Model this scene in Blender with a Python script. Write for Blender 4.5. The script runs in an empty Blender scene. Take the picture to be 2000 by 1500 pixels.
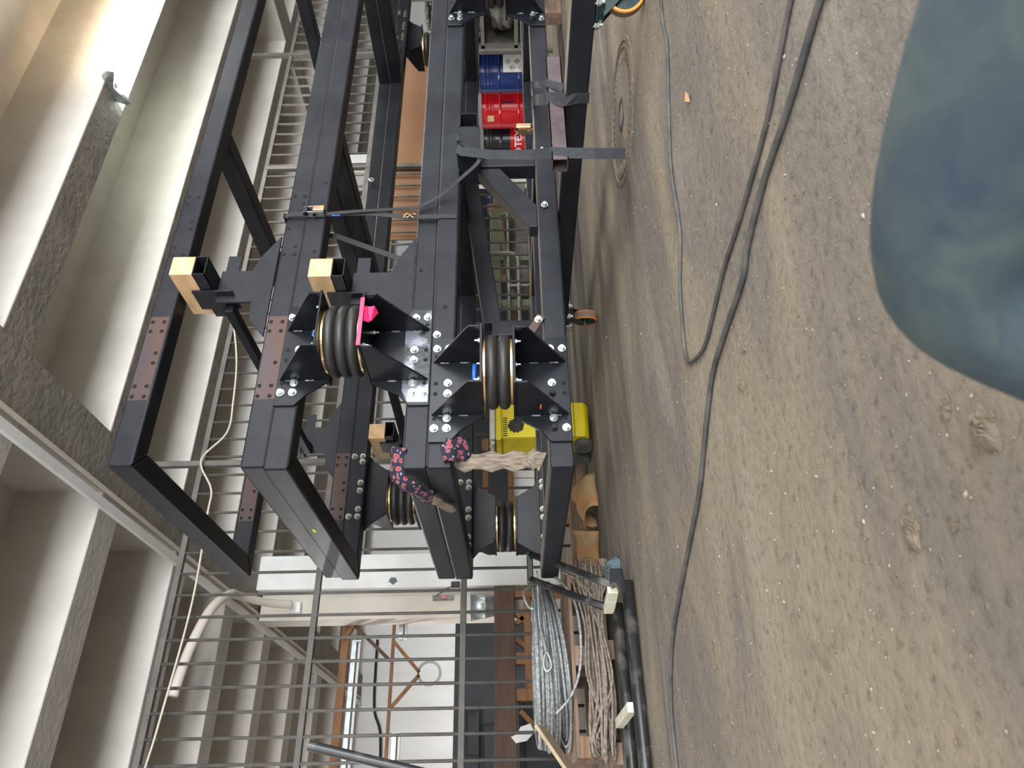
import bpy, bmesh, math, random
from mathutils import Vector, Matrix
random.seed(7)
D = bpy.data; SC = bpy.context.scene; COL = SC.collection
PI = math.pi

# ------------------------------------------------------------------ camera
a = math.radians(31)
FW = Vector((math.sin(a), math.cos(a), 0)); RT = Vector((math.cos(a), -math.sin(a), 0)); UP = Vector((0, 0, 1))
k = 0.0193
e_u = (RT - k*UP).normalized(); e_v = (-k*RT - UP).normalized()      # the phone was held turned by 90 degrees
cam = D.cameras.new('camera'); camo = D.objects.new('camera', cam); COL.objects.link(camo)
m = Matrix((e_v, e_u, -FW)).transposed().to_4x4(); m.translation = Vector((-1.214, -2.642, .52))
camo.matrix_world = m
cam.sensor_width = 36; cam.lens = 1445*36/2000
cam.clip_start = .05; cam.clip_end = 200
cam.dof.use_dof = True; cam.dof.focus_distance = 3.4; cam.dof.aperture_fstop = 8
SC.camera = camo

# ------------------------------------------------------------------ world, daylight, exposure
SC.view_settings.view_transform = 'Standard'; SC.view_settings.look = 'None'
SC.view_settings.gamma = 1; SC.view_settings.use_curve_mapping = False
SC.view_settings.exposure = 0.95
w = D.worlds.new('world'); SC.world = w; w.use_nodes = True
bg = w.node_tree.nodes['Background']; bg.inputs[0].default_value = (.93, .97, 1, 1); bg.inputs[1].default_value = 1.7

def area(name, loc, rot, sx, sy, power, col=(1, 1, 1)):
    l = D.lights.new(name, 'AREA'); l.shape = 'RECTANGLE'; l.size = sx; l.size_y = sy; l.energy = power; l.color = col
    o = D.objects.new(name, l); COL.objects.link(o); o.location = loc; o.rotation_euler = rot
    return o
# assumed daylight from behind the camera: an added area light, no doorway built
area('assumed_rear_daylight', (0.5, -9.2, 2.1), (math.radians(90), 0, 0), 11, 3.0, 1000, (.95, .98, 1))
# assumed strip lamps of unseen bays; those behind the fence added to brighten the wall
for lx, ly in ((-2.6, -2.4), (2.6, -3.2), (-4.2, .3), (-3.2, 4.5), (5.2, -1.8), (1.2, 8.8), (-3.2, 9.2), (6.0, 4.0), (10.0, 3.2), (-1.5, 7.4)):
    area('strip_lamp_and_fill', (lx, ly, 3.42), (0, 0, 0), 1.4, .12, 60 if ly > 7 else 46, (1, .98, .95))

# ------------------------------------------------------------------ materials
def nt(name):
    mt = D.materials.new(name); mt.use_nodes = True
    n = mt.node_tree; return mt, n, n.nodes['Principled BSDF'], n.nodes, n.links
def ramp(nodes, stops):
    r = nodes.new('ShaderNodeValToRGB'); e = r.color_ramp.elements
    while len(e) < len(stops): e.new(.5)
    for el, (p, c) in zip(e, stops): el.position = p; el.color = (*c, 1) if len(c) == 3 else c
    return r
def coords(nodes, links, scale=(1, 1, 1)):
    t = nodes.new('ShaderNodeTexCoord'); mp = nodes.new('ShaderNodeMapping'); mp.inputs['Scale'].default_value = scale
    links.new(t.outputs['Object'], mp.inputs[0]); return mp
def noise(nodes, links, mp, sc, det=4, rough=.55, dist=0):
    n = nodes.new('ShaderNodeTexNoise'); n.inputs['Scale'].default_value = sc; n.inputs['Detail'].default_value = det
    n.inputs['Roughness'].default_value = rough; n.inputs['Distortion'].default_value = dist
    links.new(mp.outputs[0], n.inputs['Vector']); return n
def mat(name, c1, c2=None, scale=6, rough=.6, metal=0, bump=0, bscale=40, stretch=(1, 1, 1), lo=.35, hi=.65, det=4, spec=.5, rough2=None):
    mt, n, b, N, L = nt(name)
    b.inputs['Roughness'].default_value = rough; b.inputs['Metallic'].default_value = metal
    b.inputs['Specular IOR Level'].default_value = spec
    mp = coords(N, L, stretch)
    c2 = c2 or tuple(v*.85 for v in c1)
    nz = noise(N, L, mp, scale, det); r = ramp(N, [(lo, c1), (hi, c2)])
    L.new(nz.outputs[0], r.inputs[0]); L.new(r.outputs[0], b.inputs['Base Color'])
    if rough2 is not None:
        mr = N.new('ShaderNodeMapRange'); mr.inputs[1].default_value = lo; mr.inputs[2].default_value = hi
        mr.inputs[3].default_value = rough; mr.inputs[4].default_value = rough2
        L.new(nz.outputs[0], mr.inputs[0]); L.new(mr.outputs[0], b.inputs['Roughness'])
    if bump:
        bn = noise(N, L, mp, bscale, 5); bp = N.new('ShaderNodeBump'); bp.inputs['Strength'].default_value = bump
        bp.inputs['Distance'].default_value = .01
        L.new(bn.outputs[0], bp.inputs['Height']); L.new(bp.outputs[0], b.inputs['Normal'])
    return mt
def paint(name, base, rough=.45, scuff=(.16, .17, .19), amount=.66):
    """dark paint with dusty smears and fine scratches"""
    mt, n, b, N, L = nt(name)
    mp = coords(N, L, (1, 1, 1)); mps = coords(N, L, (3, 3, 30))
    n1 = noise(N, L, mp, 5, 6, .65); r1 = ramp(N, [(.35, base), (.8, tuple(v*1.7+.006 for v in base))])
    L.new(n1.outputs[0], r1.inputs[0])
    n2 = noise(N, L, mps, 9, 8, .7, 1.2); r2 = ramp(N, [(amount, (0, 0, 0)), (amount+.09, (1, 1, 1))])
    L.new(n2.outputs[0], r2.inputs[0])
    mx = N.new('ShaderNodeMixRGB'); mx.inputs[2].default_value = (*scuff, 1)
    mm = N.new('ShaderNodeMath'); mm.operation = 'MULTIPLY'; mm.inputs[1].default_value = .55
    L.new(r2.outputs[0], mm.inputs[0]); L.new(mm.outputs[0], mx.inputs[0]); L.new(r1.outputs[0], mx.inputs[1])
    # dust lies on faces that look up
    g = N.new('ShaderNodeNewGeometry'); s = N.new('ShaderNodeSeparateXYZ'); L.new(g.outputs['Normal'], s.inputs[0])
    r3 = ramp(N, [(.75, (0, 0, 0)), (.97, (1, 1, 1))]); L.new(s.outputs[2], r3.inputs[0])
    md = N.new('ShaderNodeMixRGB'); md.inputs[2].default_value = (.32, .27, .21, 1)
    m2 = N.new('ShaderNodeMath'); m2.operation = 'MULTIPLY'; m2.inputs[1].default_value = .6
    L.new(r3.outputs[0], m2.inputs[0]); L.new(m2.outputs[0], md.inputs[0]); L.new(mx.outputs[0], md.inputs[1])
    L.new(md.outputs[0], b.inputs['Base Color'])
    b.inputs['Roughness'].default_value = rough; b.inputs['Specular IOR Level'].default_value = .18
    bp = N.new('ShaderNodeBump'); bp.inputs['Strength'].default_value = .12; bp.inputs['Distance'].default_value = .004
    L.new(n2.outputs[0], bp.inputs['Height']); L.new(bp.outputs[0], b.inputs['Normal'])
    return mt
M = {}
M['paint'] = paint('dark_grey_paint', (.0105, .0115, .0155), .42, (.085, .09, .10))
M['gloss'] = paint('glossy_black_paint', (.006, .007, .010), .22, (.07, .075, .085), amount=.7)
M['worn'] = mat('worn_bracket_paint', (.007, .008, .011), (.17, .18, .21), 5, .3, .35, lo=.53, hi=.60, det=6, bump=.15)
M['bare'] = mat('bare_mill_scale', (.035, .026, .032), (.07, .035, .028), 5, .45, .3, rough2=.6, stretch=(.5, 1, 2))
M['rusttube'] = mat('rusty_mill_scale', (.05, .032, .036), (.085, .06, .065), 9, .5, .2, bump=.2)
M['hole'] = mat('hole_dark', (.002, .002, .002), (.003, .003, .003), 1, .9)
M['zinc'] = mat('zinc_bolt', (.62, .66, .66), (.45, .5, .48), 30, .3, .85)
M['oldbolt'] = mat('dull_bolt', (.3, .3, .26), (.2, .2, .17), 40, .4, .8)
M['brass'] = mat('yellow_passivated', (.6, .48, .2), (.55, .3, .2), 14, .28, .9)
M['rubber'] = mat('bellows_rubber', (.012, .011, .010), (.02, .018, .017), 12, .5, bump=.1, bscale=60)
M['weld'] = mat('weld_seam', (.25, .26, .27), (.05, .05, .055), 60, .4, .6, bump=.5, bscale=120)
M['pine'] = mat('pale_sawn_wood', (.66, .44, .24), (.5, .31, .16), 3, .7, stretch=(8, 1, 8), bump=.2)
M['wood'] = mat('orange_timber', (.26, .125, .05), (.17, .075, .03), 3, .7, stretch=(1, 1, 6), bump=.2)
M['darkwood'] = mat('brown_stained_timber', (.09, .045, .026), (.055, .027, .017), 4, .65, stretch=(1, 6, 6), bump=.2)
M['pallet'] = mat('weathered_pallet_wood', (.27, .18, .12), (.16, .105, .075), 4, .85, stretch=(1, 6, 8), bump=.3)
M['plank'] = mat('grey_plank', (.4, .31, .2), (.3, .23, .15), 4, .8, stretch=(2, 9, 9), bump=.2)
M['rope'] = mat('steel_wire_rope', (.4, .42, .43), (.2, .2, .2), 60, .45, .5, bump=.5, bscale=150)
M['rope2'] = mat('dusty_wire_rope', (.3, .25, .2), (.15, .12, .1), 50, .7, .15, bump=.5, bscale=150)
M['bar'] = mat('grey_brown_bar_paint', (.075, .07, .066), (.11, .10, .09), 10, .6, bump=.15)
M['tube'] = mat('black_scuffed_tube', (.018, .018, .019), (.14, .135, .12), 8, .4, .1, lo=.5, hi=.75)
M['plaster'] = mat('rough_plaster', (.60, .57, .53), (.53, .50, .46), 3, .9, bump=.45, bscale=14)
M['soffit'] = mat('grey_rough_soffit', (.19, .17, .15), (.25, .225, .2), 5, .95, bump=.9, bscale=22)
M['soffit2'] = mat('painted_beam_soffit', (.47, .44, .41), (.40, .375, .35), 4, .95, bump=.5, bscale=22)
M['white'] = mat('white_paint', (.82, .83, .82), (.72, .72, .70), 3, .7, bump=.15)
M['cream'] = mat('cream_paint', (.66, .6, .53), (.58, .53, .47), 3, .7)
M['wallw'] = mat('white_wall', (.86, .86, .86), (.72, .71, .69), .8, .9, stretch=(3, 1, .6), lo=.4, hi=.8)
M['greywall'] = mat('dark_grey_wainscot', (.04, .043, .05), (.032, .035, .04), 2, .8)
M['galv'] = mat('galvanised_sheet', (.5, .54, .55), (.36, .4, .41), 20, .35, .75, det=1)
M['strap'] = mat('grey_webbing', (.017, .019, .025), (.036, .039, .046), 90, .8, stretch=(1, 1, 3), bump=.4, bscale=200)
M['blacktape'] = mat('black_webbing', (.010, .011, .013), (.018, .019, .022), 60, .75)
M['bluetag'] = mat('blue_tag', (.02, .12, .5), None, 10, .5)
M['pink'] = mat('pink_plastic', (.75, .02, .12), None, 10, .4)
M['air'] = mat('blue_air_fitting', (.01, .1, .45), None, 10, .35)
M['yellow'] = mat('yellow_enamel', (.75, .6, .004), (.66, .52, .006), 6, .4)
M['soot'] = mat('black_smudge', (.02, .02, .02), (.05, .045, .02), 20, .8)
M['lid'] = mat('dirty_white_lid', (.62, .62, .57), (.5, .46, .3), 20, .6)
M['tyre'] = mat('grey_tyre', (.06, .058, .053), (.09, .085, .075), 20, .8)
M['casterorange'] = mat('orange_polyurethane', (.75, .26, .03), (.6, .2, .03), 10, .45)
M['castertread'] = mat('dusty_tread', (.2, .12, .08), (.13, .085, .06), 10, .8)
M['castergreen'] = mat('green_black_enamel', (.012, .03, .032), (.02, .045, .045), 8, .3)
M['navy'] = mat('navy_drum_enamel', (.012, .03, .14), (.008, .02, .09), 4, .25)
M['red'] = mat('red_drum_enamel', (.5, .008, .015), (.4, .006, .01), 4, .25)
M['blackd'] = mat('black_drum_enamel', (.01, .01, .012), None, 4, .3)
M['paper'] = mat('white_label', (.75, .75, .75), (.65, .65, .66), 8, .6)
M['kraft'] = mat('brown_board', (.2, .105, .055), (.165, .085, .045), 2, .8)
M['tan'] = mat('tan_sticker', (.7, .5, .3), (.4, .25, .12), 60, .6)
M['ink'] = mat('black_ink', (.01, .01, .01), None, 4, .6)
M['hose'] = mat('black_hose', (.015, .015, .016), None, 10, .5)
M['cable'] = mat('dusty_rubber_cable', (.028, .03, .031), (.075, .07, .064), 14, .7, bump=.2)
M['cablel'] = mat('pale_cable', (.5, .46, .38), None, 10, .6)
M['olive'] = mat('olive_enamel', (.1, .11, .06), (.07, .075, .045), 6, .5)
M['pipe'] = mat('grey_pipe', (.2, .19, .17), (.11, .1, .09), 8, .5, .4)
M['tarp'] = mat('dark_tarpaulin', (.05, .047, .04), (.09, .08, .07), 8, .85, bump=.6, bscale=20)
M['rust'] = mat('rust_orange', (.38, .17, .06), (.3, .22, .12), 9, .9, bump=.5, bscale=30)
M['tealrag'] = mat('blue_green_rag', (.07, .11, .12), (.1, .15, .16), 12, .9, bump=.5)
M['drybrown'] = mat('dirty_grey_cloth', (.27, .22, .17), (.11, .085, .065), 14, .95, stretch=(6, 6, 1), bump=.7, bscale=60)
M['leaf'] = mat('orange_dry_leaf', (.65, .35, .16), None, 20, .7)
M['dirt'] = mat('dried_dirt', (.22, .175, .13), (.13, .10, .07), 40, 1, bump=1, bscale=140)
M['chip'] = mat('pale_chips', (.34, .29, .23), (.24, .2, .16), 10, .9)
M['marker'] = mat('yellow_marker', (.7, .85, .02), None, 10, .6)
M['orangemark'] = mat('orange_marker', (.85, .12, .03), None, 10, .6)

def floral():
    mt, n, b, N, L = nt('dark_floral_cloth')
    mp = coords(N, L); v = N.new('ShaderNodeTexVoronoi'); v.inputs['Scale'].default_value = 44
    L.new(mp.outputs[0], v.inputs['Vector'])
    r = ramp(N, [(.0, (.28, .03, .04)), (.30, (.22, .05, .06)), (.36, (.35, .25, .27)), (.40, (.01, .009, .025))]); r.color_ramp.interpolation = 'CONSTANT'
    L.new(v.outputs['Distance'], r.inputs[0]); L.new(r.outputs[0], b.inputs['Base Color']); b.inputs['Roughness'].default_value = .9
    return mt
M['floral'] = floral()
def jeans():
    mt, n, b, N, L = nt('blue_green_trouser_cloth')
    mp = coords(N, L); n1 = noise(N, L, mp, 16, 5, .65, .6)
    r = ramp(N, [(.3, (.020, .035, .058)), (.5, (.034, .052, .062)), (.72, (.058, .078, .076))]); L.new(n1.outputs[0], r.inputs[0])
    L.new(r.outputs[0], b.inputs['Base Color']); b.inputs['Roughness'].default_value = .95
    return mt
M['jeans'] = jeans()
def floor_mat():
    mt, n, b, N, L = nt('dusty_worn_concrete')
    mp = coords(N, L); mps = coords(N, L, (.55, 1.6, 1))
    n1 = noise(N, L, mps, 1.1, 5, .6, .6); r1 = ramp(N, [(.3, (.25, .215, .168)), (.44, (.215, .18, .138)), (.54, (.155, .137, .121)), (.68, (.235, .208, .176))])
    L.new(n1.outputs[0], r1.inputs[0])
    n2 = noise(N, L, mp, 38, 6, .7); r2 = ramp(N, [(.3, (.55, .55, .55)), (.46, (.95, .95, .95)), (.75, (1.15, 1.13, 1.08))]); L.new(n2.outputs[0], r2.inputs[0])
    mx = N.new('ShaderNodeMixRGB'); mx.blend_type = 'MULTIPLY'; mx.inputs[0].default_value = 1
    L.new(r1.outputs[0], mx.inputs[1]); L.new(r2.outputs[0], mx.inputs[2])
    n3 = noise(N, L, mp, 7, 8, .75, .4); r3 = ramp(N, [(.56, (0, 0, 0)), (.70, (.75, .75, .75))]); L.new(n3.outputs[0], r3.inputs[0])
    m2 = N.new('ShaderNodeMixRGB'); m2.inputs[2].default_value = (.145, .118, .09, 1); L.new(r3.outputs[0], m2.inputs[0]); L.new(mx.outputs[0], m2.inputs[1])
    L.new(m2.outputs[0], b.inputs['Base Color']); b.inputs['Roughness'].default_value = .92; b.inputs['Specular IOR Level'].default_value = .2
    bp = N.new('ShaderNodeBump'); bp.inputs['Strength'].default_value = .8; bp.inputs['Distance'].default_value = .008
    ad = N.new('ShaderNodeMath'); ad.operation = 'ADD'; L.new(n2.outputs[0], ad.inputs[0]); L.new(n3.outputs[0], ad.inputs[1])
    L.new(ad.outputs[0], bp.inputs['Height']); L.new(bp.outputs[0], b.inputs['Normal'])
    return mt
M['floor'] = floor_mat()
def emis(name, col, s):
    mt, n, b, N, L = nt(name); b.inputs['Emission Color'].default_value = (*col, 1); b.inputs['Emission Strength'].default_value = s
    b.inputs['Base Color'].default_value = (.8, .8, .8, 1); return mt
M['tubeglow'] = emis('glowing_tube', (1, .97, .86), 22)

# ------------------------------------------------------------------ mesh builder
ORIG = {}
class MB:
    def __init__(s): s.v = []; s.f = []
    def add(s, vs, fs):
        o = len(s.v); s.v += [tuple(x) for x in vs]; s.f += [tuple(i+o for i in f) for f in fs]; return s
    def box(s, x0, x1, y0, y1, z0, z1):
        return s.add([(x, y, z) for z in (z0, z1) for y in (y0, y1) for x in (x0, x1)],
                     [(0, 2, 3, 1), (4, 5, 7, 6), (0, 1, 5, 4), (2, 6, 7, 3), (0, 4, 6, 2), (1, 3, 7, 5)])
    def prism(s, poly, axis, c0, c1):
        """poly in the two other axes (in order), extruded along axis"""
        n = len(poly)
        def pt(p, c): l = list(p); l.insert(axis, c); return l
        return s.add([pt(p, c0) for p in poly]+[pt(p, c1) for p in poly],
                     [tuple(range(n))[::-1], tuple(range(n, 2*n))]+[(i, (i+1) % n, n+(i+1) % n, n+i) for i in range(n)])
    def frame(s, p0, p1, ref=(0, 0, 1)):
        d = (Vector(p1)-Vector(p0)).normalized(); r = Vector(ref)
        if abs(d.dot(r)) > .98: r = Vector((1, 0, 0))
        x = d.cross(r).normalized(); y = x.cross(d).normalized(); return d, x, y
    def beam(s, p0, p1, wd, h, ref=(0, 0, 1)):
        d, x, y = s.frame(p0, p1, ref); p0 = Vector(p0); p1 = Vector(p1)
        c = [(-wd/2, -h/2), (wd/2, -h/2), (wd/2, h/2), (-wd/2, h/2)]
        return s.add([p+x*i+y*j for p in (p0, p1) for i, j in c], [(3, 2, 1, 0), (4, 5, 6, 7)]+[(i, (i+1) % 4, 4+(i+1) % 4, 4+i) for i in range(4)])
    def cyl(s, p0, p1, r0, r1=None, seg=16, phase=0, caps=True):
        r1 = r0 if r1 is None else r1; d, x, y = s.frame(p0, p1)
        vs = []
        for p, r in ((Vector(p0), r0), (Vector(p1), r1)):
            vs += [p+x*r*math.cos(phase+2*PI*i/seg)+y*r*math.sin(phase+2*PI*i/seg) for i in range(seg)]
        fs = [(i, (i+1) % seg, seg+(i+1) % seg, seg+i) for i in range(seg)]
        if caps: fs += [tuple(range(seg))[::-1], tuple(range(seg, 2*seg))]
        return s.add(vs, fs)
    def lathe(s, prof, c, axis=(0, 0, 1), seg=32):
        """profile of (radius, along)"""
        ax = Vector(axis); _, x, y = s.frame((0, 0, 0), ax); n = len(prof); vs = []
        for i in range(seg):
            t = 2*PI*i/seg
            for r, h in prof: vs.append(Vector(c)+ax*h+(x*math.cos(t)+y*math.sin(t))*r)
        fs = []
        for i in range(seg):
            j = (i+1) % seg
            for q in range(n-1): fs.append((i*n+q, j*n+q, j*n+q+1, i*n+q+1))
        return s.add(vs, fs)
    def tube(s, pts, r, seg=8, closed=False):
        P = [Vector(p) for p in pts]; n = len(P); rr = r if callable(r) else (lambda t: r); rings = []; up = None; vs = []
        for i, p in enumerate(P):
            d = (P[(i+1) % n]-P[i-1]) if closed else (P[min(i+1, n-1)]-P[max(i-1, 0)])
            if d.length < 1e-9: d = Vector((1, 0, 0))
            d.normalize()
            if up is None: up = Vector((0, 0, 1)) if abs(d.z) < .9 else Vector((1, 0, 0))
            x = d.cross(up)
            if x.length < 1e-6: x = d.cross(Vector((0, 1, .1)))
            x.normalize(); up = x.cross(d).normalized()
            R = rr(i/(n-1))
            vs += [p+(x*math.cos(2*PI*j/seg)+up*math.sin(2*PI*j/seg))*R for j in range(seg)]
        fs = []
        for i in range(n if closed else n-1):
            b = ((i+1) % n)*seg; a_ = i*seg
            fs += [(a_+j, a_+(j+1) % seg, b+(j+1) % seg, b+j) for j in range(seg)]
        if not closed: fs += [tuple(range(seg))[::-1], tuple((n-1)*seg+j for j in range(seg))]
        return s.add(vs, fs)
    def ribbon(s, pts, wd, th=.002, side=(1, 0, 0)):
        """flat band through pts; side may be one direction or one per point"""
        P = [Vector(p) for p in pts]; n = len(P); vs = []
        for i, p in enumerate(P):
            d = (P[min(i+1, n-1)]-P[max(i-1, 0)]).normalized()
            sd = Vector(side[i] if isinstance(side, list) else side); sd = (sd-d*sd.dot(d)).normalized(); nn = d.cross(sd)
            W = wd(i/(n-1)) if callable(wd) else wd
            vs += [p+sd*W/2+nn*th/2, p-sd*W/2+nn*th/2, p-sd*W/2-nn*th/2, p+sd*W/2-nn*th/2]
        fs = [(3, 2, 1, 0), tuple((n-1)*4+j for j in range(4))]
        for i in range(n-1): fs += [(i*4+j, i*4+(j+1) % 4, i*4+4+(j+1) % 4, i*4+4+j) for j in range(4)]
        return s.add(vs, fs)
    def mesh(s, name, mt, smooth=False, bevel=0, off=(0, 0, 0), segs=2):
        me = D.meshes.new(name); o = Vector(off)
        me.from_pydata([tuple(Vector(v)-o) for v in s.v], [], s.f)
        bm = bmesh.new(); bm.from_mesh(me)
        bmesh.ops.recalc_face_normals(bm, faces=bm.faces)
        if bevel: bmesh.ops.bevel(bm, geom=bm.edges[:], offset=bevel, segments=segs, affect='EDGES', clamp_overlap=True, profile=.5)
        bm.to_mesh(me); bm.free()
        me.materials.append(mt if not isinstance(mt, str) else M[mt])
        if smooth: me.polygons.foreach_set('use_smooth', [True]*len(me.polygons))
        return me
    def build(s, name, mt, parent=None, **kw):
        off = ORIG.get(parent.name, (0, 0, 0)) if parent else kw.pop('at', (0, 0, 0))
        kw.pop('at', None)
        me = s.mesh(name, mt, off=off, **kw)
        ob = D.objects.new(name, me); COL.objects.link(ob)
        if parent: ob.parent = parent
        else: ob.location = off
        ORIG[ob.name] = tuple(off)
        return ob
def tag(o, label=None, cat=None, group=None, kind=None):
    if label: o['label'] = label
    if cat: o['category'] = cat
    if group: o['group'] = group
    if kind: o['kind'] = kind
    return o
def thing(name, label, cat, loc, group=None):
    o = D.objects.new(name, None); COL.objects.link(o); o.location = loc; o.empty_display_size = .1
    ORIG[o.name] = tuple(loc); return tag(o, label, cat, group)
def inst(name, me, parent, loc, rot=(0, 0, 0), label=None):
    """one more object sharing mesh me; loc in world"""
    o = D.objects.new(name, me); COL.objects.link(o)
    off = ORIG.get(parent.name, (0, 0, 0)) if parent else (0, 0, 0)
    o.location = Vector(loc)-Vector(off); o.rotation_euler = rot
    if parent: o.parent = parent
    if label: o['label'] = label
    return o
def smoothpts(P, n=6, closed=False):
    P = [Vector(p) for p in P]; out = []; N_ = len(P)
    for i in range(N_ if closed else N_-1):
        p0 = P[i-1] if (i > 0 or closed) else P[0]; p1 = P[i]; p2 = P[(i+1) % N_]; p3 = P[(i+2) % N_] if (closed or i+2 < N_) else P[-1]
        for j in range(n):
            t = j/n
            out.append(.5*((2*p1)+(-p0+p2)*t+(2*p0-5*p1+4*p2-p3)*t*t+(-p0+3*p1-3*p2+p3)*t**3))
    if not closed: out.append(P[-1])
    return out

# ------------------------------------------------------------------ the hall
def struct(o, label=None): return tag(o, label, None, None, 'structure')
fl = MB()
fl.box(-9, 15, -9.4, 12.6, -.2, 0)
floor = struct(fl.build('floor', 'floor'), 'dusty worn brown-grey concrete floor with stains')
wb = MB().box(-9, 15, 12.4, 12.7, 1.73, 4.4); wall = struct(wb.build('wall_back', 'wallw'), 'white painted back wall above a dark grey dado')
MB().box(-9, 15, 12.37, 12.7, 0, 1.73).build('dado', 'greywall', wall)
struct(MB().box(-9.3, -9, -9.4, 12.7, 0, 4.4).build('wall_left', 'wallw'), 'white plaster wall at the left end of the hall')
struct(MB().box(15, 15.3, -9.4, 12.7, 0, 4.4).build('wall_right', 'wallw'), 'white plaster wall at the right end of the hall')
ceil = struct(MB().box(-9.3, 15.3, -9.4, 12.7, 4.12, 4.35).build('ceiling', 'plaster'), 'ribbed concrete ceiling with deep bays between joists')
ZS = 3.5
def joist(x0, x1, y0):
    # plastered sides, rough soffit as its own face strip
    j = MB().prism([(y0-.015, 4.12), (y0, ZS+.004), (y0+.28, ZS+.004), (y0+.295, 4.12)], 0, x0, x1).build('joist', 'plaster', ceil)
    MB().box(x0, x1, y0+.002, y0+.278, ZS-.003, ZS+.004).build('soffit', 'soffit' if x0 > 1 else 'soffit2', j)
for kx in range(-7, 9): joist(1.35, 8.0, .88+1.33*kx)
for kx in range(-7, 9): joist(-5.2, .93, 1.0+1.33*kx)
for kx in range(-7, 9): joist(8.4, 15, .9+1.33*kx)
for kx in range(-7, 9): joist(-9, -5.6, .95+1.33*kx)
for i, (x0, x1) in enumerate(((.93, 1.35), (8.0, 8.4), (-5.6, -5.2))):
    g = MB().prism([(x0, 4.12), (x0, ZS+.004), (x1, ZS+.004), (x1, 4.12)], 1, -9.4, 12.4).build('girder', 'plaster', ceil)
    MB().box(x0, x1, -9.4, 12.4, ZS-.006, ZS+.004).build('soffit', 'soffit', g)
tr = MB(); tr.box(.80, .875, -9.3, 12.3, ZS-.035, ZS-.003)
struct(tr.build('trim_1', 'white', bevel=.006), 'white cable trunking strip along the girder edge')
struct(MB().box(.925, .955, -9.3, 12.3, ZS-.03, ZS-.003).build('trim_2', 'cream', bevel=.005), 'second thinner conduit running beside the white trunking strip')
def column(x0, label, nm):
    c = MB().box(x0, x0+.4, 5.8, 6.25, 0, ZS).build(nm, 'white', bevel=.012); struct(c, label); return c
c1 = column(1.17, 'white painted square column behind the bar fence left of the frames', 'wall_column')
MB().box(.86, 1.168, 5.95, 6.25, 0, ZS-.04).build('side_panel', 'cream', c1, bevel=.006)
MB().box(.90, 1.12, 5.935, 5.955, .9, 2.6).build('moulding', 'cream', c1, bevel=.01)
MB().add([(1.25+.035*math.cos(q*PI/7)*(1+.4*math.sin(2*q)), 5.7985, 1.93+.05*math.sin(q*PI/7)*(1+.3*math.cos(3*q))) for q in range(14)], [tuple(range(14))]).build('green_stain', 'castergreen', c1)
column(7.93, 'distant grey-white column behind the fence at the right', 'wall_column')

# ------------------------------------------------------------------ strip lamp on the joist
lp = thing('strip_lamp', 'bright fluorescent strip lamp on the joist at top of the photo', 'lamp', (3.66, .95, 3.4))
MB().prism([(.86, 3.5), (.90, 3.455), (1.03, 3.455), (1.07, 3.5)], 0, 3.64, 5.2).build('lamp_housing', 'white', lp, bevel=.003)
MB().prism([(.80, 3.44), (.84, 3.51), (1.06, 3.51), (1.10, 3.44), (1.09, 3.40), (.95, 3.47), (.81, 3.40)], 0, 3.60, 3.63).build('end_cap', 'galv', lp)
for yy in (.90, 1.0):
    MB().cyl((3.66, yy, 3.425), (5.16, yy, 3.425), .014, seg=12).build('lamp_tube', 'tubeglow', lp, smooth=True)
area('strip_lamp_and_fill', (4.4, .93, 3.38), (0, 0, 0), 1.4, .16, 34, (1, .95, .85))
area('strip_lamp_and_fill', (4.4, .72, 3.46), (math.radians(100), 0, 0), 1.4, .05, 7, (1, .75, .45))  # added orange light that tints the joist face beside the lamp
area('strip_lamp_and_fill', (4.4, 1.2, 3.46), (math.radians(-100), 0, 0), 1.4, .05, 22, (.8, 1, .9))  # added greenish fill for the bay on the lamp's far side

# ------------------------------------------------------------------ bar fence
YF = 2.46
def fence():
    t = thing('bar_fence', 'tall grey-brown steel bar fence across the hall behind the frames', 'fence', (1.2, YF, 0))
    for z in (.06, .88, 1.89, 2.88):
        MB().box(-3.2, 4.35 if z < 1 else 10.2, YF-.02, YF+.02, z-.02, z+.02).build('rail', 'bar', t, bevel=.003)
    bm_ = MB().cyl((0, 0, .06), (0, 0, 2.88), .0105, seg=8).mesh('bar', M['bar'], smooth=True)
    bs_ = MB().cyl((0, 0, 1.89), (0, 0, 2.88), .0105, seg=8).mesh('bar', M['bar'], smooth=True)
    x = -3.1
    while x < 10.1:
        inst('bar', bm_ if x < 4.34 else bs_, t, (x, YF-.005, 0)); x += .15
    for x in (-2.3, 1.19, 4.35, 6.12, 9.6):
        MB().box(x-.022, x+.022, YF-.03, YF+.014, 0, ZS if x in (1.19, 6.12, -2.3, 9.6) else 2.88).build('post', 'bar', t, bevel=.003)
    return t
fence()

# ------------------------------------------------------------------ steel ring frames
hexm = MB(); hexm.cyl((0, -.003, 0), (0, -.016, 0), .0125, .0125, 6); hexm.cyl((0, -.016, 0), (0, -.0175, 0), .0105, .009, 12)
hexm.cyl((0, 0, 0), (0, -.003, 0), .017, seg=16)
HEX = hexm.mesh('hex_bolt', M['zinc'], bevel=0)
HEXD = HEX.copy(); HEXD.materials[0] = M['gloss']
nut = MB(); nut.cyl((0, 0, 0), (0, -.003, 0), .018, seg=16); nut.cyl((0, -.003, 0), (0, -.017, 0), .0145, seg=6); nut.cyl((0, -.017, 0), (0, -.03, 0), .007, seg=10)
HOLE = MB().cyl((0, -.0006, 0), (0, .0006, 0), .0092, seg=16).mesh('bolt_hole', M['hole'])
NUT = nut.mesh('hex_nut', M['oldbolt']); NUTZ = NUT.copy(); NUTZ.materials[0] = M['zinc']
SMALL = MB().cyl((0, 0, 0), (0, 0, .008), .011, seg=6).cyl((0, 0, .008), (0, 0, .022), .0045, seg=8).mesh('stud_nut', M['zinc'])

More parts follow.
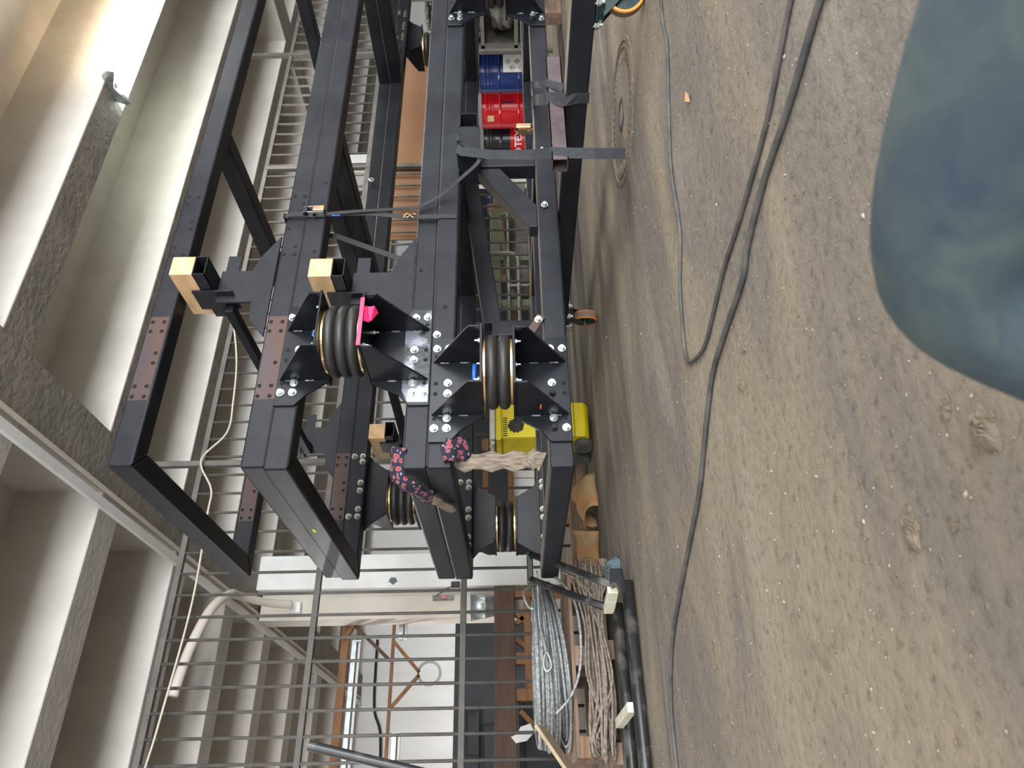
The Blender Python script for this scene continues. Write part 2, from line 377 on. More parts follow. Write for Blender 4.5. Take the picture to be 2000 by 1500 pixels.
def ring(nm, label, z0, ox=0, oy=0, L=5.5, W=1.5, h=.1):
    t = thing(nm, label, 'steel frame', (ox, oy, z0), 'stacked rectangular steel ring frames')
    z1 = z0+h; w_ = .1
    def pz(poly): return MB().prism([(p[0]+ox, p[1]+oy) for p in poly], 2, z0, z1)
    pz([(0, 0), (L, 0), (L-w_, w_), (w_, w_)]).build('long_beam', 'paint', t, bevel=.009)
    pz([(0, W), (w_, W-w_), (L-w_, W-w_), (L, W)]).build('long_beam', 'paint', t, bevel=.009)
    pz([(0, 0), (w_, w_), (w_, W-w_), (0, W)]).build('end_beam', 'paint', t, bevel=.009)
    pz([(L, 0), (L, W), (L-w_, W-w_), (L-w_, w_)]).build('end_beam', 'paint', t, bevel=.009)
    for x in (1.93, 4.2):
        pz([(x, w_-.001), (x+w_, w_-.001), (x+w_, W-w_+.001), (x, W-w_+.001)]).build('cross_beam', 'paint', t, bevel=.009)
    return t
A = ring('ring_frame', 'topmost steel ring frame, resting on wood blocks', 2.02, .03)
B1 = ring('ring_frame', 'upper of the two stacked ring frames below the topmost one', 1.50, .02, .012)
B2 = ring('ring_frame', 'lower of the two upper stacked ring frames, yellow mark on its end', 1.40, .0, -.008)
C1 = ring('ring_frame', 'steel ring frame under the three-fold air bellows, floral rag on its corner', .86, .0, .01)
C2 = ring('ring_frame', 'steel ring frame just above the two-fold air bellows', .76, -.01, -.012)
D1 = ring('ring_frame', 'lowest dusty steel ring frame lying on the caster beam', .28, -.01, 0)

def disc_holes(parent, pts, y=0.0, r=.0088, sgn=-1):
    for x, z in pts: inst('bolt_hole', HOLE, parent, (x, y+sgn*.0003, z))
G3 = lambda xc, za, zb: [(xc+.19, za), (xc+.19, zb), (xc+.14, za), (xc+.14, zb), (xc+.025, zb), (xc-.025, zb), (xc-.14, za), (xc-.14, zb), (xc-.19, za), (xc-.19, zb)]
def patch(parent, x0, x1, z0, z1, y, nm='bare_patch', mt='bare', sgn=-1):
    return MB().box(x0, x1, min(y, y+sgn*.0003), max(y, y+sgn*.0003), z0, z1).build(nm, mt, parent)
p_ = patch(A, .33, .755, 2.03, 2.112, -.0001); p_['label'] = 'unpainted brown steel patch with bolt holes'
disc_holes(A, G3(.537, 2.098, 2.048)+[(1.49, 2.098), (1.485, 2.048), (1.44, 2.098), (1.325, 2.048), (1.275, 2.048), (1.161, 2.098), (1.111, 2.098), (1.112, 2.048)], -.0005)
p_ = patch(B1, .33, .755, 1.508, 1.592, .0115); p_['label'] = 'unpainted brown steel patch with bolt holes'
disc_holes(B1, [(1.49, 1.577), (1.489, 1.528), (1.437, 1.528), (1.277, 1.58), (1.162, 1.53), (1.116, 1.58), (1.115, 1.53)]+[(x, z) for x, z in G3(.535, 1.58, 1.53) if (x, z) != (.56, 1.53)], .0110)
disc_holes(B2, [(1.113, 1.431), (1.56, 1.43)], -.0085)
# far beams, inner faces
for fr, z0 in ((B1, 1.5), (A, 2.02)):
    yy = 1.4+(.012 if fr is B1 else 0)
    q_ = patch(fr, .33, .755, z0+.008, z0+.092, yy+.0001)
    disc_holes(fr, G3(.537, z0+.078, z0+.028), yy-.0005)
disc_holes(C1, [(1.0, .93), (.35, .93)], .0095); disc_holes(C2, [(.77, .81), (1.3, .8)], -.0125)
# paint marks
MB().box(-.0014, -.0004, .66, .70, 1.455, 1.468).build('paint_mark', 'marker', B2)['label'] = 'small yellow marker stroke'

def bracket(parent, xc, yf, zfar, znear, zsp, side=-1, bright=False):
    """welded bracket bolted to the outer face yf of a beam; side -1 sticks out towards -Y"""
    s = side; up = 1 if zfar > zsp else -1       # up=1: hangs below its beam
    y1 = yf+s*.012
    pl = [(xc-.25, zfar), (xc+.25, zfar), (xc+.25, znear+up*.012), (xc+.2, znear-up*.03), (xc+.135, zsp), (xc-.135, zsp), (xc-.2, znear-up*.03), (xc-.25, znear+up*.012)]
    b = MB(); b.prism(pl, 1, min(yf+s*.0005, y1), max(yf+s*.0005, y1))
    # seat plate over or under the bellows
    ya, yb = sorted((yf+s*.275, yf-s*.03)); za, zb = sorted((zsp, zsp+up*.010)); b.box(xc-.135, xc+.135, ya, yb, za, zb)
    for gx in (-.126, .126):
        poly = [(y1, zfar-up*.008), (y1, zsp+up*.010), (yf+s*.27, zsp+up*.010), (yf+s*.27, zsp+up*.055), (yf+s*.225, zsp+up*.085)]
        b.prism(poly, 0, xc+gx-.005, xc+gx+.005)
    ob = b.build('spring_bracket', 'gloss', parent, bevel=.0015, segs=1)
    if bright: MB().prism([(xc-.235, zfar+.006), (xc+.235, zfar+.006), (xc+.235, zfar+.09), (xc+.18, zfar+.115), (xc-.18, zfar+.115), (xc-.235, zfar+.09)], 1, y1+s*.0006, y1).build('worn_face', 'worn', ob)
    # weld beads
    wl = MB()
    for gx in (-.126, .126):
        for kx in (.25, .62):
            z_ = zfar+(zsp-zfar)*kx
            wl.cyl((xc+gx-.007, y1+s*.001, z_-.018), (xc+gx-.007, y1+s*.001, z_+.018), .004, seg=6)
    wl.build('weld_bead', 'weld', ob)
    # bolts and free holes
    za_ = zfar-up*.022; zb_ = zfar-up*.072
    rz = 0 if s < 0 else PI
    bolts = [(-.19, za_), (-.145, zb_), (-.19, zb_), (.02, zb_), (-.03, zb_), (.155, zb_), (.19, za_), (.19, zb_)]
    for i, (dx, z_) in enumerate(bolts):
        inst('hex_bolt', HEXD if (i in (2, 4) and parent is D1) else HEX, ob, (xc+dx, y1, z_), (0, .3*i, rz))
    for dx, z_ in ((-.145, za_), (.02, za_), (-.03, za_), (.152, za_)): inst('bolt_hole', HOLE, ob, (xc+dx, y1+s*.0004, z_))
    for gx in (-.09, .09):
        for gy in (-.05, -.22):
            inst('stud_nut', SMALL, ob, (xc+gx, yf+s*abs(gy), zsp+up*.010), (0 if up > 0 else PI, 0, 0))
    # nuts on the inner face
    iy = yf-s*.1
    for dx, z_ in bolts:
        inst('hex_nut', NUT, ob, (xc+dx, iy, z_), (0, .4, PI if s < 0 else 0))
    return ob
def air_spring(xc, yc, zlo, zhi, n, label):
    t = thing('air_spring', label, 'air spring', (xc, yc, zlo), 'rubber air bellows between the ring frames')
    H = zhi-zlo; e = .012; hh = (H-2*e)/n; prof = [(.11, e)]
    for i in range(n):
        for q in range(11):
            th = -PI/2+PI*q/10
            prof.append((.150-hh/2*.92+hh/2*.92*math.cos(th), e+hh*(i+.5)+hh/2*.985*math.sin(th)))
    prof.append((.11, H-e))
    MB().lathe(prof, (xc, yc, zlo), seg=56).build('bellows', 'rubber', t, smooth=True)
    for z0 in (zlo, zhi-e):
        MB().lathe([(0, 0), (.126, 0), (.131, .002), (.131, e-.002), (.126, e), (0, e)], (xc, yc, z0), seg=48).build('bead_plate', 'brass', t)
    return t
UX, LX = .53, .348
U1 = bracket(B2, UX, -.008, 1.497, 1.40, 1.277); U2 = bracket(C1, UX, .01, .863, .96, 1.118, bright=True)
L1 = bracket(C2, LX, -.012, .857, .76, .632, bright=False); L2 = bracket(D1, LX, 0, .283, .38, .515)
air_spring(UX-.015, -.125, 1.118, 1.277, 3, 'near three-fold black rubber bellows under a pink strip')
air_spring(LX-.006, -.145, .515, .632, 2, 'near two-fold black rubber bellows above the lowest frame')
bracket(B2, UX, 1.492, 1.497, 1.40, 1.277, 1); bracket(C1, UX, 1.51, .863, .96, 1.118, 1)
bracket(C2, LX, 1.488, .857, .76, .632, 1); bracket(D1, LX, 1.5, .283, .38, .515, 1)
air_spring(UX, 1.63, 1.118, 1.277, 3, 'far three-fold black bellows behind the floral rag')
air_spring(LX, 1.63, .515, .632, 2, 'far two-fold black bellows right of the leaning black handle')
bracket(C2, 3.06, -.012, .857, .76, .632); bracket(D1, 3.06, 0, .283, .38, .515)
air_spring(3.05, -.145, .515, .632, 2, 'two-fold bellows at the top edge of the photo, right end of the frames')
bracket(B2, 4.98, 1.492, 1.497, 1.40, 1.277, 1); bracket(C1, 4.98, 1.51, .863, .96, 1.118, 1)
air_spring(4.98, 1.63, 1.118, 1.277, 3, 'three-fold bellows at the far right corner of the frames')
o = MB().box(UX-.13, UX+.10, -.273, -.268, 1.106, 1.122).build('pink_strip', 'pink', at=(UX, -.27, 1.11)); tag(o, 'bright pink plastic strip stuck on the bracket edge below the bellows', 'plastic strip')
o.data.transform(Matrix.Translation((0, .0, 0)))
o = MB().ribbon([(UX+.03, -.262, 1.105), (UX+.03, -.25, 1.09), (UX+.035, -.255, 1.075), (UX+.025, -.24, 1.066)], .075, .0015, (1, 0, 0)).build('plastic_scrap', 'pink', at=(UX, -.25, 1.1)); tag(o, 'crumpled pink plastic scrap tucked beside the bellows', 'plastic scrap')
# air fittings
f1 = thing('air_fitting', 'upright blue air hose fitting on the lower near bracket', 'fitting', (.30, -.14, .645))
MB().cyl((.30, -.14, .642), (.30, -.14, .66), .012, seg=6).build('fitting_body', 'air', f1)
MB().tube([(.30, -.14, .66), (.302, -.14, .668), (.318, -.15, .670), (.37, -.16, .668)], .0085, 10).build('hose_stub', 'air', f1, smooth=True)
f2 = thing('air_fitting', 'small blue ring fitting on the upper near bracket', 'fitting', (.50, -.2, 1.288))
MB().cyl((.50, -.2, 1.287), (.50, -.2, 1.30), .011, seg=6).build('fitting_body', 'hose', f2)
MB().lathe([(.010, 0), (.016, 0), (.016, .006), (.010, .006), (.010, 0)], (.50, -.205, 1.302), (0, -1, .2), 16).build('fitting_ring', 'air', f2)
MB().box(-.0015, -.0005, 0, .001, 0, .001)
o = MB().box(LX-.132, LX-.1305, -.10, -.065, .405, .411).build('paint_mark', 'orangemark', L2); o['label'] = 'small orange marker stroke'

# extra bolts
inst('hex_bolt', HEX, D1, (1.38, -.006, .345)); inst('stud_bolt', NUTZ, D1, (1.755, -.002, .345))
for z_ in (.805,):
    inst('hex_bolt', HEX, C2, (.62, -.012, .84))
# bare strip with bolt under C2, rusted link on D
ln = MB().beam((.715, -.008, .385), (.60, -.008, .452), .008, .036, (.5, 0, .86)).build('link_plate', 'bare', at=(.66, 0, .42)); tag(ln, 'short brown flat steel link bolted at the lowest frame', 'steel link')
inst('hex_bolt', HEX, ln, (.69, -.013, .40))

# ------------------------------------------------------------------ wood block holders
def holder(x, y, zb, ztop, label, s=-1, mirror=1):
    """T plate welded on a beam, box tube across its top, sawn wood block laid on it"""
    t = thing('block_holder', label, 'steel bracket', (x, y, zb), 'welded block holders on the long beams')
    X = lambda d: x+d*mirror
    zt = ztop-.10; zn = zb+.085
    pl = [(X(-.29), zb), (X(.29), zb), (X(.15), zn), (X(.125), zn+.005), (X(.08), zn+.02), (X(.08), zt-.06), (X(-.10), zt-.06), (X(-.10), zn), (X(-.2), zn-.01)]
    MB().prism(pl, 1, y-.006, y+.006).build('tee_plate', 'paint', t, bevel=.001, segs=1)
    x0, x1 = sorted((X(-.055), X(.045)))
    bt = MB(); z0 = zt-.055
    y0 = y+s*.15; y1 = y-s*.16
    for bx in ((x0, x0+.004, z0, zt), (x1-.004, x1, z0, zt), (x0, x1, z0, z0+.004), (x0, x1, zt-.004, zt)):
        bt.box(bx[0], bx[1], min(y0, y1), max(y0, y1), bx[2], bx[3])
    bt.build('box_tube', 'paint', t)
    MB().box(x0+.006, x1-.006, y-.005, y+.005, z0+.005, zt-.005).build('tube_dark', 'hole', t)  # black sheet standing in for the shade inside the open tube
    xa = X(-.06)
    yy0, yy1 = sorted((y+s*.04, y-s*.09))
    MB().box(xa-.005, xa+.005, yy0, yy1, zt-.14, zt+.04).build('hook_plate', 'paint', t, bevel=.001, segs=1)
    MB().box(X(.08)-.01, X(.08)+.1, y+.008, y+.014, zt-.13, zt-.07).build('rib_plate', 'paint', t)
    wdb = MB().box(x0, x1, min(y0, y1+.02*s), max(y0, y1+.02*s), zt, ztop).build('wood_block', 'pine', at=(x, y, zt), bevel=.002, segs=1)
    return wdb
w1 = holder(.93, 0.006, 1.60, 2.005, 'tee-shaped block holder standing on the upper frame pair, near side')
tag(w1, 'pale sawn wood block under the topmost frame, near side', 'wood block', 'sawn wood blocks between the frames')
w2 = holder(.905, 0.006, .96, 1.397, 'tee-shaped block holder above the upper bellows, near side')
tag(w2, 'pale sawn wood block under the upper frame pair, right of the bellows', 'wood block', 'sawn wood blocks between the frames')
w3 = holder(.90, 1.5, 1.60, 2.005, 'block holder on the far beam of the upper frame pair', 1)
tag(w3, 'pale wood block under the far beam of the topmost frame', 'wood block', 'sawn wood blocks between the frames')
w4 = holder(.88, 1.5, .96, 1.397, 'block holder on the far beam, seen below the bellows', 1)
tag(w4, 'pale wood block on the far beam behind the white column gap', 'wood block', 'sawn wood blocks between the frames')
o = MB().beam((.84, .05, 1.80), (.80, 1.46, 1.78), .05, .04).build('tie_tube', 'paint', at=(.84, .05, 1.8), bevel=.003); tag(o, 'black square tie tube spanning from the upper near block holder to the far one', 'steel tube')
o = MB().beam((.84, .05, 1.16), (.80, 1.46, 1.17), .05, .04).build('tie_tube', 'paint', at=(.84, .05, 1.16), bevel=.003); tag(o, 'black square tie tube behind the three-fold bellows, sloping to the far holder', 'steel tube')

# ------------------------------------------------------------------ stand on the lowest frame
st = thing('support_stand', 'braced steel support stand bolted between the two lower frames', 'steel stand', (1.7, .0, .38))
MB().box(1.66, 1.75, 0, .09, .38, .70).build('post', 'paint', st, bevel=.006)
MB().prism([(1.66, .56), (1.66, .685), (1.26, .42), (1.26, .382), (1.40, .382)], 1, .012, .085).build('brace', 'paint', st, bevel=.004)
bx = MB()
for a0 in ((1.80, 1.806, .665, .76), (1.90, 1.906, .665, .76), (1.80, 1.906, .665, .671), (1.80, 1.906, .754, .76)): bx.box(a0[0], a0[1], -.13, .16, a0[2], a0[3])
bx.build('box_tube', 'paint', st)
MB().box(1.807, 1.899, .02, .03, .672, .753).build('tube_dark', 'hole', st)  # tube interior darkened by a black sheet, no real part
MB().box(1.64, 1.80, -.13, -.122, .655, .77).build('face_plate', 'paint', st, bevel=.001, segs=1)
MB().box(1.64, 1.648, -.122, .1, .655, .77).build('side_plate', 'paint', st, bevel=.001, segs=1)
# inner post and diagonal
ip = thing('inner_strut', 'tall dark diagonal strut with short post between the lower frames', 'steel strut', (1.17, .7, .38))
MB().box(1.08, 1.18, .66, .76, .38, .62).build('post', 'paint', ip, bevel=.006)
MB().beam((1.17, .71, .62), (2.25, .71, .757), .09, .10).build('diagonal', 'paint', ip, bevel=.006)
MB().box(.1, 1.93, .66, .76, .285, .379).build('sill', 'paint', ip, bevel=.006)

# ------------------------------------------------------------------ caster beam under the frames
cb = thing('caster_beam', 'dark cross beam on swivel casters carrying the lowest frame', 'trolley beam', (1.35, 0, .18))
MB().box(1.35, 1.45, -1.45, 1.25, .185, .279).build('beam', 'paint', cb, bevel=.008)
def caster(x, y, ang, label):
    t = thing('caster', label, 'caster', (x, y, 0), 'swivel casters under the cross beam')
    c, s_ = math.cos(ang), math.sin(ang)
    MB().box(x-.05, x+.05, y-.06, y+.06, .176, .1845).build('top_plate', 'castergreen', t, bevel=.002, segs=1)
    for dx in (-.038, .038):
        for dy in (-.045, .045):
            inst('hex_bolt', HEX, t, (x+dx, y+dy, .176), (-PI/2, 0, 0)); inst('hex_nut', NUTZ, t, (x+dx, y+dy, .1845), (PI/2, 0, 0))
    MB().cyl((x, y, .15), (x, y, .176), .04, .045, seg=24).build('swivel_head', 'castergreen', t, smooth=False)
    ox, oy = x+.045*c, y+.045*s_; nx, ny = -s_, c
    for sg in (-1, 1):
        b = MB(); p = lambda u_, z_, w_: (x+u_*c+nx*w_, y+u_*s_+ny*w_, z_)
        poly = [(-.045, .155), (.045, .155), (.066, .085), (.055, .06), (.035, .06), (.024, .085)]
        w0, w1_ = sg*.027, sg*.032; n_ = len(poly)
        b.add([p(u_, z_, w0) for u_, z_ in poly]+[p(u_, z_, w1_) for u_, z_ in poly], [tuple(range(n_))[::-1], tuple(range(n_, 2*n_))]+[(i, (i+1) % n_, n_+(i+1) % n_, n_+i) for i in range(n_)])
        b.build('fork_leg', 'castergreen', t)
    ax = Vector((nx, ny, 0)); cc = Vector((ox, oy, .075))
    MB().lathe([(.064, -.025), (.072, -.024), (.075, -.019), (.075, .019), (.072, .024), (.064, .025)], cc, ax, 40).build('tread', 'casterorange', t, smooth=False)
    MB().lathe([(.0751, -.019), (.0757, -.018), (.0757, .018), (.0751, .019)], cc, ax, 40).build('dusty_band', 'castertread', t)
    MB().lathe([(0, -.02), (.018, -.02), (.02, -.01), (.055, -.008), (.064, -.02), (.064, .02), (.055, .008), (.02, .01), (.018, .02), (0, .02)], cc, ax, 32).build('wheel_hub', 'castergreen', t)
    MB().cyl(cc-ax*.04, cc+ax*.04, .007, seg=10).build('axle', 'zinc', t)
    return t
caster(1.40, -1.0, math.radians(-35), 'large orange caster at the top edge of the photo, nearest the viewer')
caster(1.40, .93, math.radians(74), 'small distant orange caster under the bellows side of the frames')
# second caster beam out of sight at the left end keeps the frame level
cb2 = thing('caster_beam', 'low dark cross beam under the left end of the lowest frame', 'trolley beam', (4.7, 0, .18))
MB().box(5.2, 5.3, -.05, 1.55, .185, .279).build('beam', 'paint', cb2, bevel=.008)
for y in (.0, 1.4): MB().box(5.15, 5.35, y, y+.12, 0, .184).build('timber_foot', 'pallet', cb2, bevel=.003)
rt = thing('square_tube', 'rusty brown open square tube lying across the caster beam', 'steel tube', (1.35, -.56, .28))
rb = MB()
for q in ((-.60, -.596, .28, .345), (-.539, -.535, .28, .345), (-.60, -.535, .28, .284), (-.60, -.535, .341, .345)): rb.box(1.04, 1.68, *q)
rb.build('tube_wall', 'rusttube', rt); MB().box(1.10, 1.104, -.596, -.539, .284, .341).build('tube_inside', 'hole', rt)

# ------------------------------------------------------------------ straps
def loopbox(x, y0, y1, z0, z1, wd, nm, label, mt='strap', th=.0025):
    e = .003
    o = MB().ribbon([(x, y0-e, z1+e), (x, y0-e, (z0+z1)/2), (x, y0-e, z0-e), (x, (y0+y1)/2, z0-e), (x, y1+e, z0-e), (x, y1+e, (z0+z1)/2), (x, y1+e, z1+e), (x, (y0+y1)/2, z1+e), (x, y0-e, z1+e)], wd, th, (1, 0, 0)).build(nm, mt, at=(x, y0, z0))
    return tag(o, label, 'strap', 'webbing straps round the frames')
RS = (.857, -.515, 0)
o = MB().ribbon([(2.29, .05, .385), (2.29, -.006, .384), (1.60, -.52, .359), (1.50, -.605, .350), (1.42, -.64, .283)], .03, .0025, RS).build('tie_strap', 'strap', at=(2.2, 0, .38)); tag(o, 'thin ribbed strap tying the rusty square tube, right one', 'strap', 'webbing straps round the frames')
o = MB().ribbon([(2.15, .10, .385), (2.15, -.006, .385), (1.40, -.605, .352), (1.345, -.64, .279), (1.345, -.645, .225), (1.345, -.645, .181)], .05, .0025, [RS, RS, RS, (.5, -.86, 0), (0, -1, 0), (0, -1, 0)]).build('tie_strap', 'strap', at=(2.0, 0, .38)); tag(o, 'wide ribbed grey strap from the lowest frame over the rusty tube to the caster beam', 'strap', 'webbing straps round the frames')
o = MB().ribbon([(1.64, -.142, .765), (1.61, -.146, .745), (1.52, -.202, .596), (1.322, -.374, .411), (1.10, -.58, .352), (1.072, -.606, .335), (1.068, -.606, .282), (1.07, -.60, .176), (1.09, -.58, .10), (1.11, -.56, .045)], .043, .002, RS).build('hanging_strap', 'strap', at=(1.5, -.2, .5)); tag(o, 'loose dark strap end hanging from the support stand over the rusty tube to the floor', 'strap', 'webbing straps round the frames')
o = MB().ribbon(smoothpts([(1.34, -.016, 1.395), (1.34, -.03, 1.25), (1.36, -.02, 1.05), (1.37, -.02, .96), (1.42, -.05, .84), (1.46, -.12, .74), (1.52, -.16, .66), (1.60, -.15, .665), (1.66, -.15, .74), (1.74, -.14, .78)], 6), .022, .002, [(1, .2, 0)]*0 or (.8, .1, .5)).build('loose_strap', 'blacktape', at=(1.5, -.1, .7)); tag(o, 'thin black strap sagging in a loop from ratchet to support stand', 'strap', 'webbing straps round the frames')
o = MB().ribbon([(1.345, -.004, 1.603), (1.345, -.014, 1.55), (1.345, -.014, 1.46), (1.34, -.014, 1.40), (1.335, -.02, 1.2), (1.31, -.016, 1.0), (1.31, -.016, .96), (1.31, -.016, .86), (1.31, -.016, .77)], .026, .002).build('ratchet_strap', 'blacktape', at=(1.34, 0, 1.4)); tag(o, 'taut black ratchet strap down the near face of the frames', 'strap', 'webbing straps round the frames')
o = MB().ribbon([(1.345, -.012, 1.606), (1.34, .05, 1.604), (1.335, .11, 1.604), (1.335, .13, 1.5), (1.335, .13, 1.39), (1.15, .13, 1.0), (1.15, .12, .97)], .03, .002).build('ratchet_strap', 'blacktape', at=(1.34, 0, 1.4)); tag(o, 'dark strap behind the near beams joining upper and middle frames', 'strap', 'webbing straps round the frames')
rc = thing('ratchet_buckle', 'steel ratchet buckle on the near face of the upper frames', 'ratchet', (1.34, -.03, 1.45))
MB().box(1.322, 1.326, -.05, -.016, 1.405, 1.50).box(1.356, 1.36, -.05, -.016, 1.405, 1.50).build('side_plates', 'zinc', rc)
MB().cyl((1.318, -.04, 1.49), (1.364, -.04, 1.49), .013, seg=14).cyl((1.318, -.033, 1.45), (1.364, -.033, 1.45), .009, seg=12).build('spool', 'blackd', rc)
MB().box(1.326, 1.356, -.06, -.05, 1.40, 1.455).build('handle', 'brass', rc, bevel=.003)
MB().ribbon([(1.335, -.018, 1.37), (1.335, -.02, 1.33)], .024, .003).build('strap_tag', 'bluetag', rc)
for xx, zz in ((1.302, .995), (1.318, .995)):
    pass
hk = thing('strap_hook', 'gold double hook joining two straps on the middle frames', 'hook', (1.31, -.02, .99))
for sg in (-1, 1):
    MB().tube(smoothpts([(1.31-sg*.012, -.022, 1.025), (1.31+sg*.012, -.026, 1.01), (1.31+sg*.004, -.028, .995), (1.31-sg*.012, -.026, .98), (1.31-sg*.008, -.022, .965)], 4), .0025, 8).build('wire_hook', 'brass', hk, smooth=True)
r2 = thing('ratchet_buckle', 'second dull ratchet buckle behind the lowest frame by the red drum', 'ratchet', (2.07, .12, .42))
MB().box(2.05, 2.054, .1, .135, .37, .46).box(2.09, 2.094, .1, .135, .37, .46).build('side_plates', 'brass', r2)
MB().cyl((2.045, .12, .40), (2.1, .12, .40), .014, seg=14).build('spool', 'oldbolt', r2); MB().box(2.055, 2.089, .09, .10, .39, .47).build('handle', 'brass', r2, bevel=.003)
# gold eye fitting and eye bolt on the far beams
for (x, y, z, mt, lb) in ((3.02, 1.395, 1.555, 'galv', 'pale eye bolt on the far beam of the upper pair'), (4.62, 1.385, 1.47, 'brass', 'gold eye fitting on the far beam near the right corner')):
    t = thing('eye_bolt', lb, 'eye bolt', (x, y, z))
    MB().lathe([(.014+.008*math.cos(q*PI/4), .008*math.sin(q*PI/4)) for q in range(9)], (x, y-.035, z), (0, 1, .2), 20).build('eye', mt, t, smooth=True)
    MB().cyl((x, y+.004, z), (x, y-.025, z), .008, seg=10).build('shank', mt, t)

# ------------------------------------------------------------------ rags
def rag(path, wd, nm, mt, label, seed, th=.02):
    rnd = random.Random(seed); P = smoothpts(path, 7); n = len(P); seg = 20; vs = []; b = MB()
    for i, p in enumerate(P):
        d = (P[min(i+1, n-1)]-P[max(i-1, 0)]).normalized(); side = Vector(wd[1]); side = (side-d*side.dot(d)).normalized(); nn = d.cross(side)
        W = wd[0]*(1+.16*math.sin(i*.7+seed)+.08*rnd.uniform(-1, 1))
        for j in range(seg):
            t = 2*PI*j/seg; f_ = 1+.18*math.sin(5*t+i*.35+seed)+.1*math.sin(9*t-i*.5)
            vs.append(p+side*math.cos(t)*W/2*(.92+.08*f_)+nn*math.sin(t)*th*f_)
    fs = [tuple(range(seg))[::-1], tuple((n-1)*seg+j for j in range(seg))]
    for i in range(n-1): fs += [(i*seg+j, i*seg+(j+1) % seg, (i+1)*seg+(j+1) % seg, (i+1)*seg+j) for j in range(seg)]
    o = b.add(vs, fs).build(nm, mt, at=tuple(P[0]), smooth=True); return tag(o, label, 'rag', 'rags tied round the middle frame corner')
rag([(.10, .02, .975), (.03, .05, .985), (-.025, .07, .965), (-.035, .12, .92), (-.035, .19, .89), (-.03, .27, .865)], (.075, (0, .6, .7)), 'rag', 'floral', 'dark floral rag wrapped over the middle frame corner', 1, .016)
rag([(-.03, .18, .875), (-.035, .24, .855), (-.035, .31, .82), (-.03, .38, .785)], (.045, (0, .5, .8)), 'rag', 'drybrown', 'short tan rag tail below the floral rag', 2, .012)
rag([(.05, -.03, .80), (.06, -.028, .765), (.08, .0, .735), (.09, .03, .70)], (.09, (1, 0, 0)), 'rag', 'floral', 'floral rag bunched under the middle frame above the hanging cloth', 3, .016)
rag([(.055, .055, .757), (.045, .05, .70), (.04, .04, .62), (.035, .03, .54), (.03, .015, .47), (.02, -.012, .43), (.01, -.012, .405)], (.072, (1, -.3, 0)), 'rag', 'drybrown', 'long dirty grey cloth hanging from the middle frame to the lowest frame', 4, .012)

# ------------------------------------------------------------------ yellow machine
ym = thing('floor_machine', 'yellow wheeled machine with white lid behind the frames', 'machine', (1.07, 1.78, 0))
MB().prism([(1.62, .05), (1.66, .022), (1.90, .022), (1.94, .06), (1.96, .12), (1.96, .60), (1.62, .60)], 0, .945, 1.20).build('body', 'yellow', ym, bevel=.014)
MB().box(.925, 1.215, 1.605, 1.975, .592, .632).build('top_frame', 'yellow', ym, bevel=.008)
MB().box(.93, 1.21, 1.61, 1.97, .634, .672).build('lid', 'lid', ym, bevel=.012)
MB().cyl((.915, 1.63, .65), (.915, 1.94, .65), .012, seg=10).build('lid_handle', 'lid', ym)
for z in (.12, .21, .31): MB().box(.944, 1.202, 1.6185, 1.6215, z-.002, z+.002).build('body_seam', 'soot', ym)
for i in range(9): MB().box(.955+.016*i, .962+.016*i, 1.6185, 1.6215, .555, .585).build('vent_slot', 'soot', ym)
for cx, cz, r1_, r2_ in ((1.03, .50, .05, .052), (1.10, .43, .055, .035)):
    MB().add([(cx+r1_*math.cos(q*PI/12)*(1+.1*math.sin(3*q)), 1.6182, cz+r2_*math.sin(q*PI/12)*(1+.08*math.cos(2*q))) for q in range(24)], [tuple(range(24))]).build('black_smudge', 'soot', ym)
for yy in (1.70, 1.88): MB().lathe([(0, -.022), (.03, -.022), (.05, -.025), (.062, -.018), (.062, .018), (.05, .025), (.03, .022), (0, .022)], (.915, yy, .062), (1, .15, 0), 28).build('wheel', 'tyre', ym)

# ------------------------------------------------------------------ pallet, rope coils, plank
pa = thing('pallet', 'weathered wooden pallet carrying the big steel rope coil', 'pallet', (-.45, 1.85, .15))
for y in (1.48, 1.60, 1.74, 1.88, 2.02, 2.16): MB().box(-.92, .06, y, y+.1, .212, .232).build('deck_board', 'pallet', pa, bevel=.002, segs=1)
for x in (-.92, -.48, -.04): MB().box(x, x+.1, 1.48, 2.26, .192, .212).build('stringer_board', 'pallet', pa)
for x in (-.92, -.48, -.04):
    for y in (1.48, 1.83, 2.16): MB().box(x, x+.1, y, y+.1, .115, .192).build('block', 'wood' if (x < -.9 and y < 1.5) else 'pallet', pa, bevel=.002, segs=1)
for y in (1.48, 1.83, 2.16): MB().box(-.92, .06, y, y+.1, .097, .115).build('base_board', 'pallet', pa, bevel=.002, segs=1)
p2 = thing('pallet', 'lower pallet hidden under the brown rope coil', 'pallet', (-.45, 1.85, 0))
for y in (1.5, 1.7, 1.9, 2.1): MB().box(-.95, .1, y, y+.1, .03, .045).build('deck_board', 'pallet', p2)
for x in (-.95, -.45, .0): MB().box(x, x+.1, 1.5, 2.2, 0, .03).build('runner', 'pallet', p2)
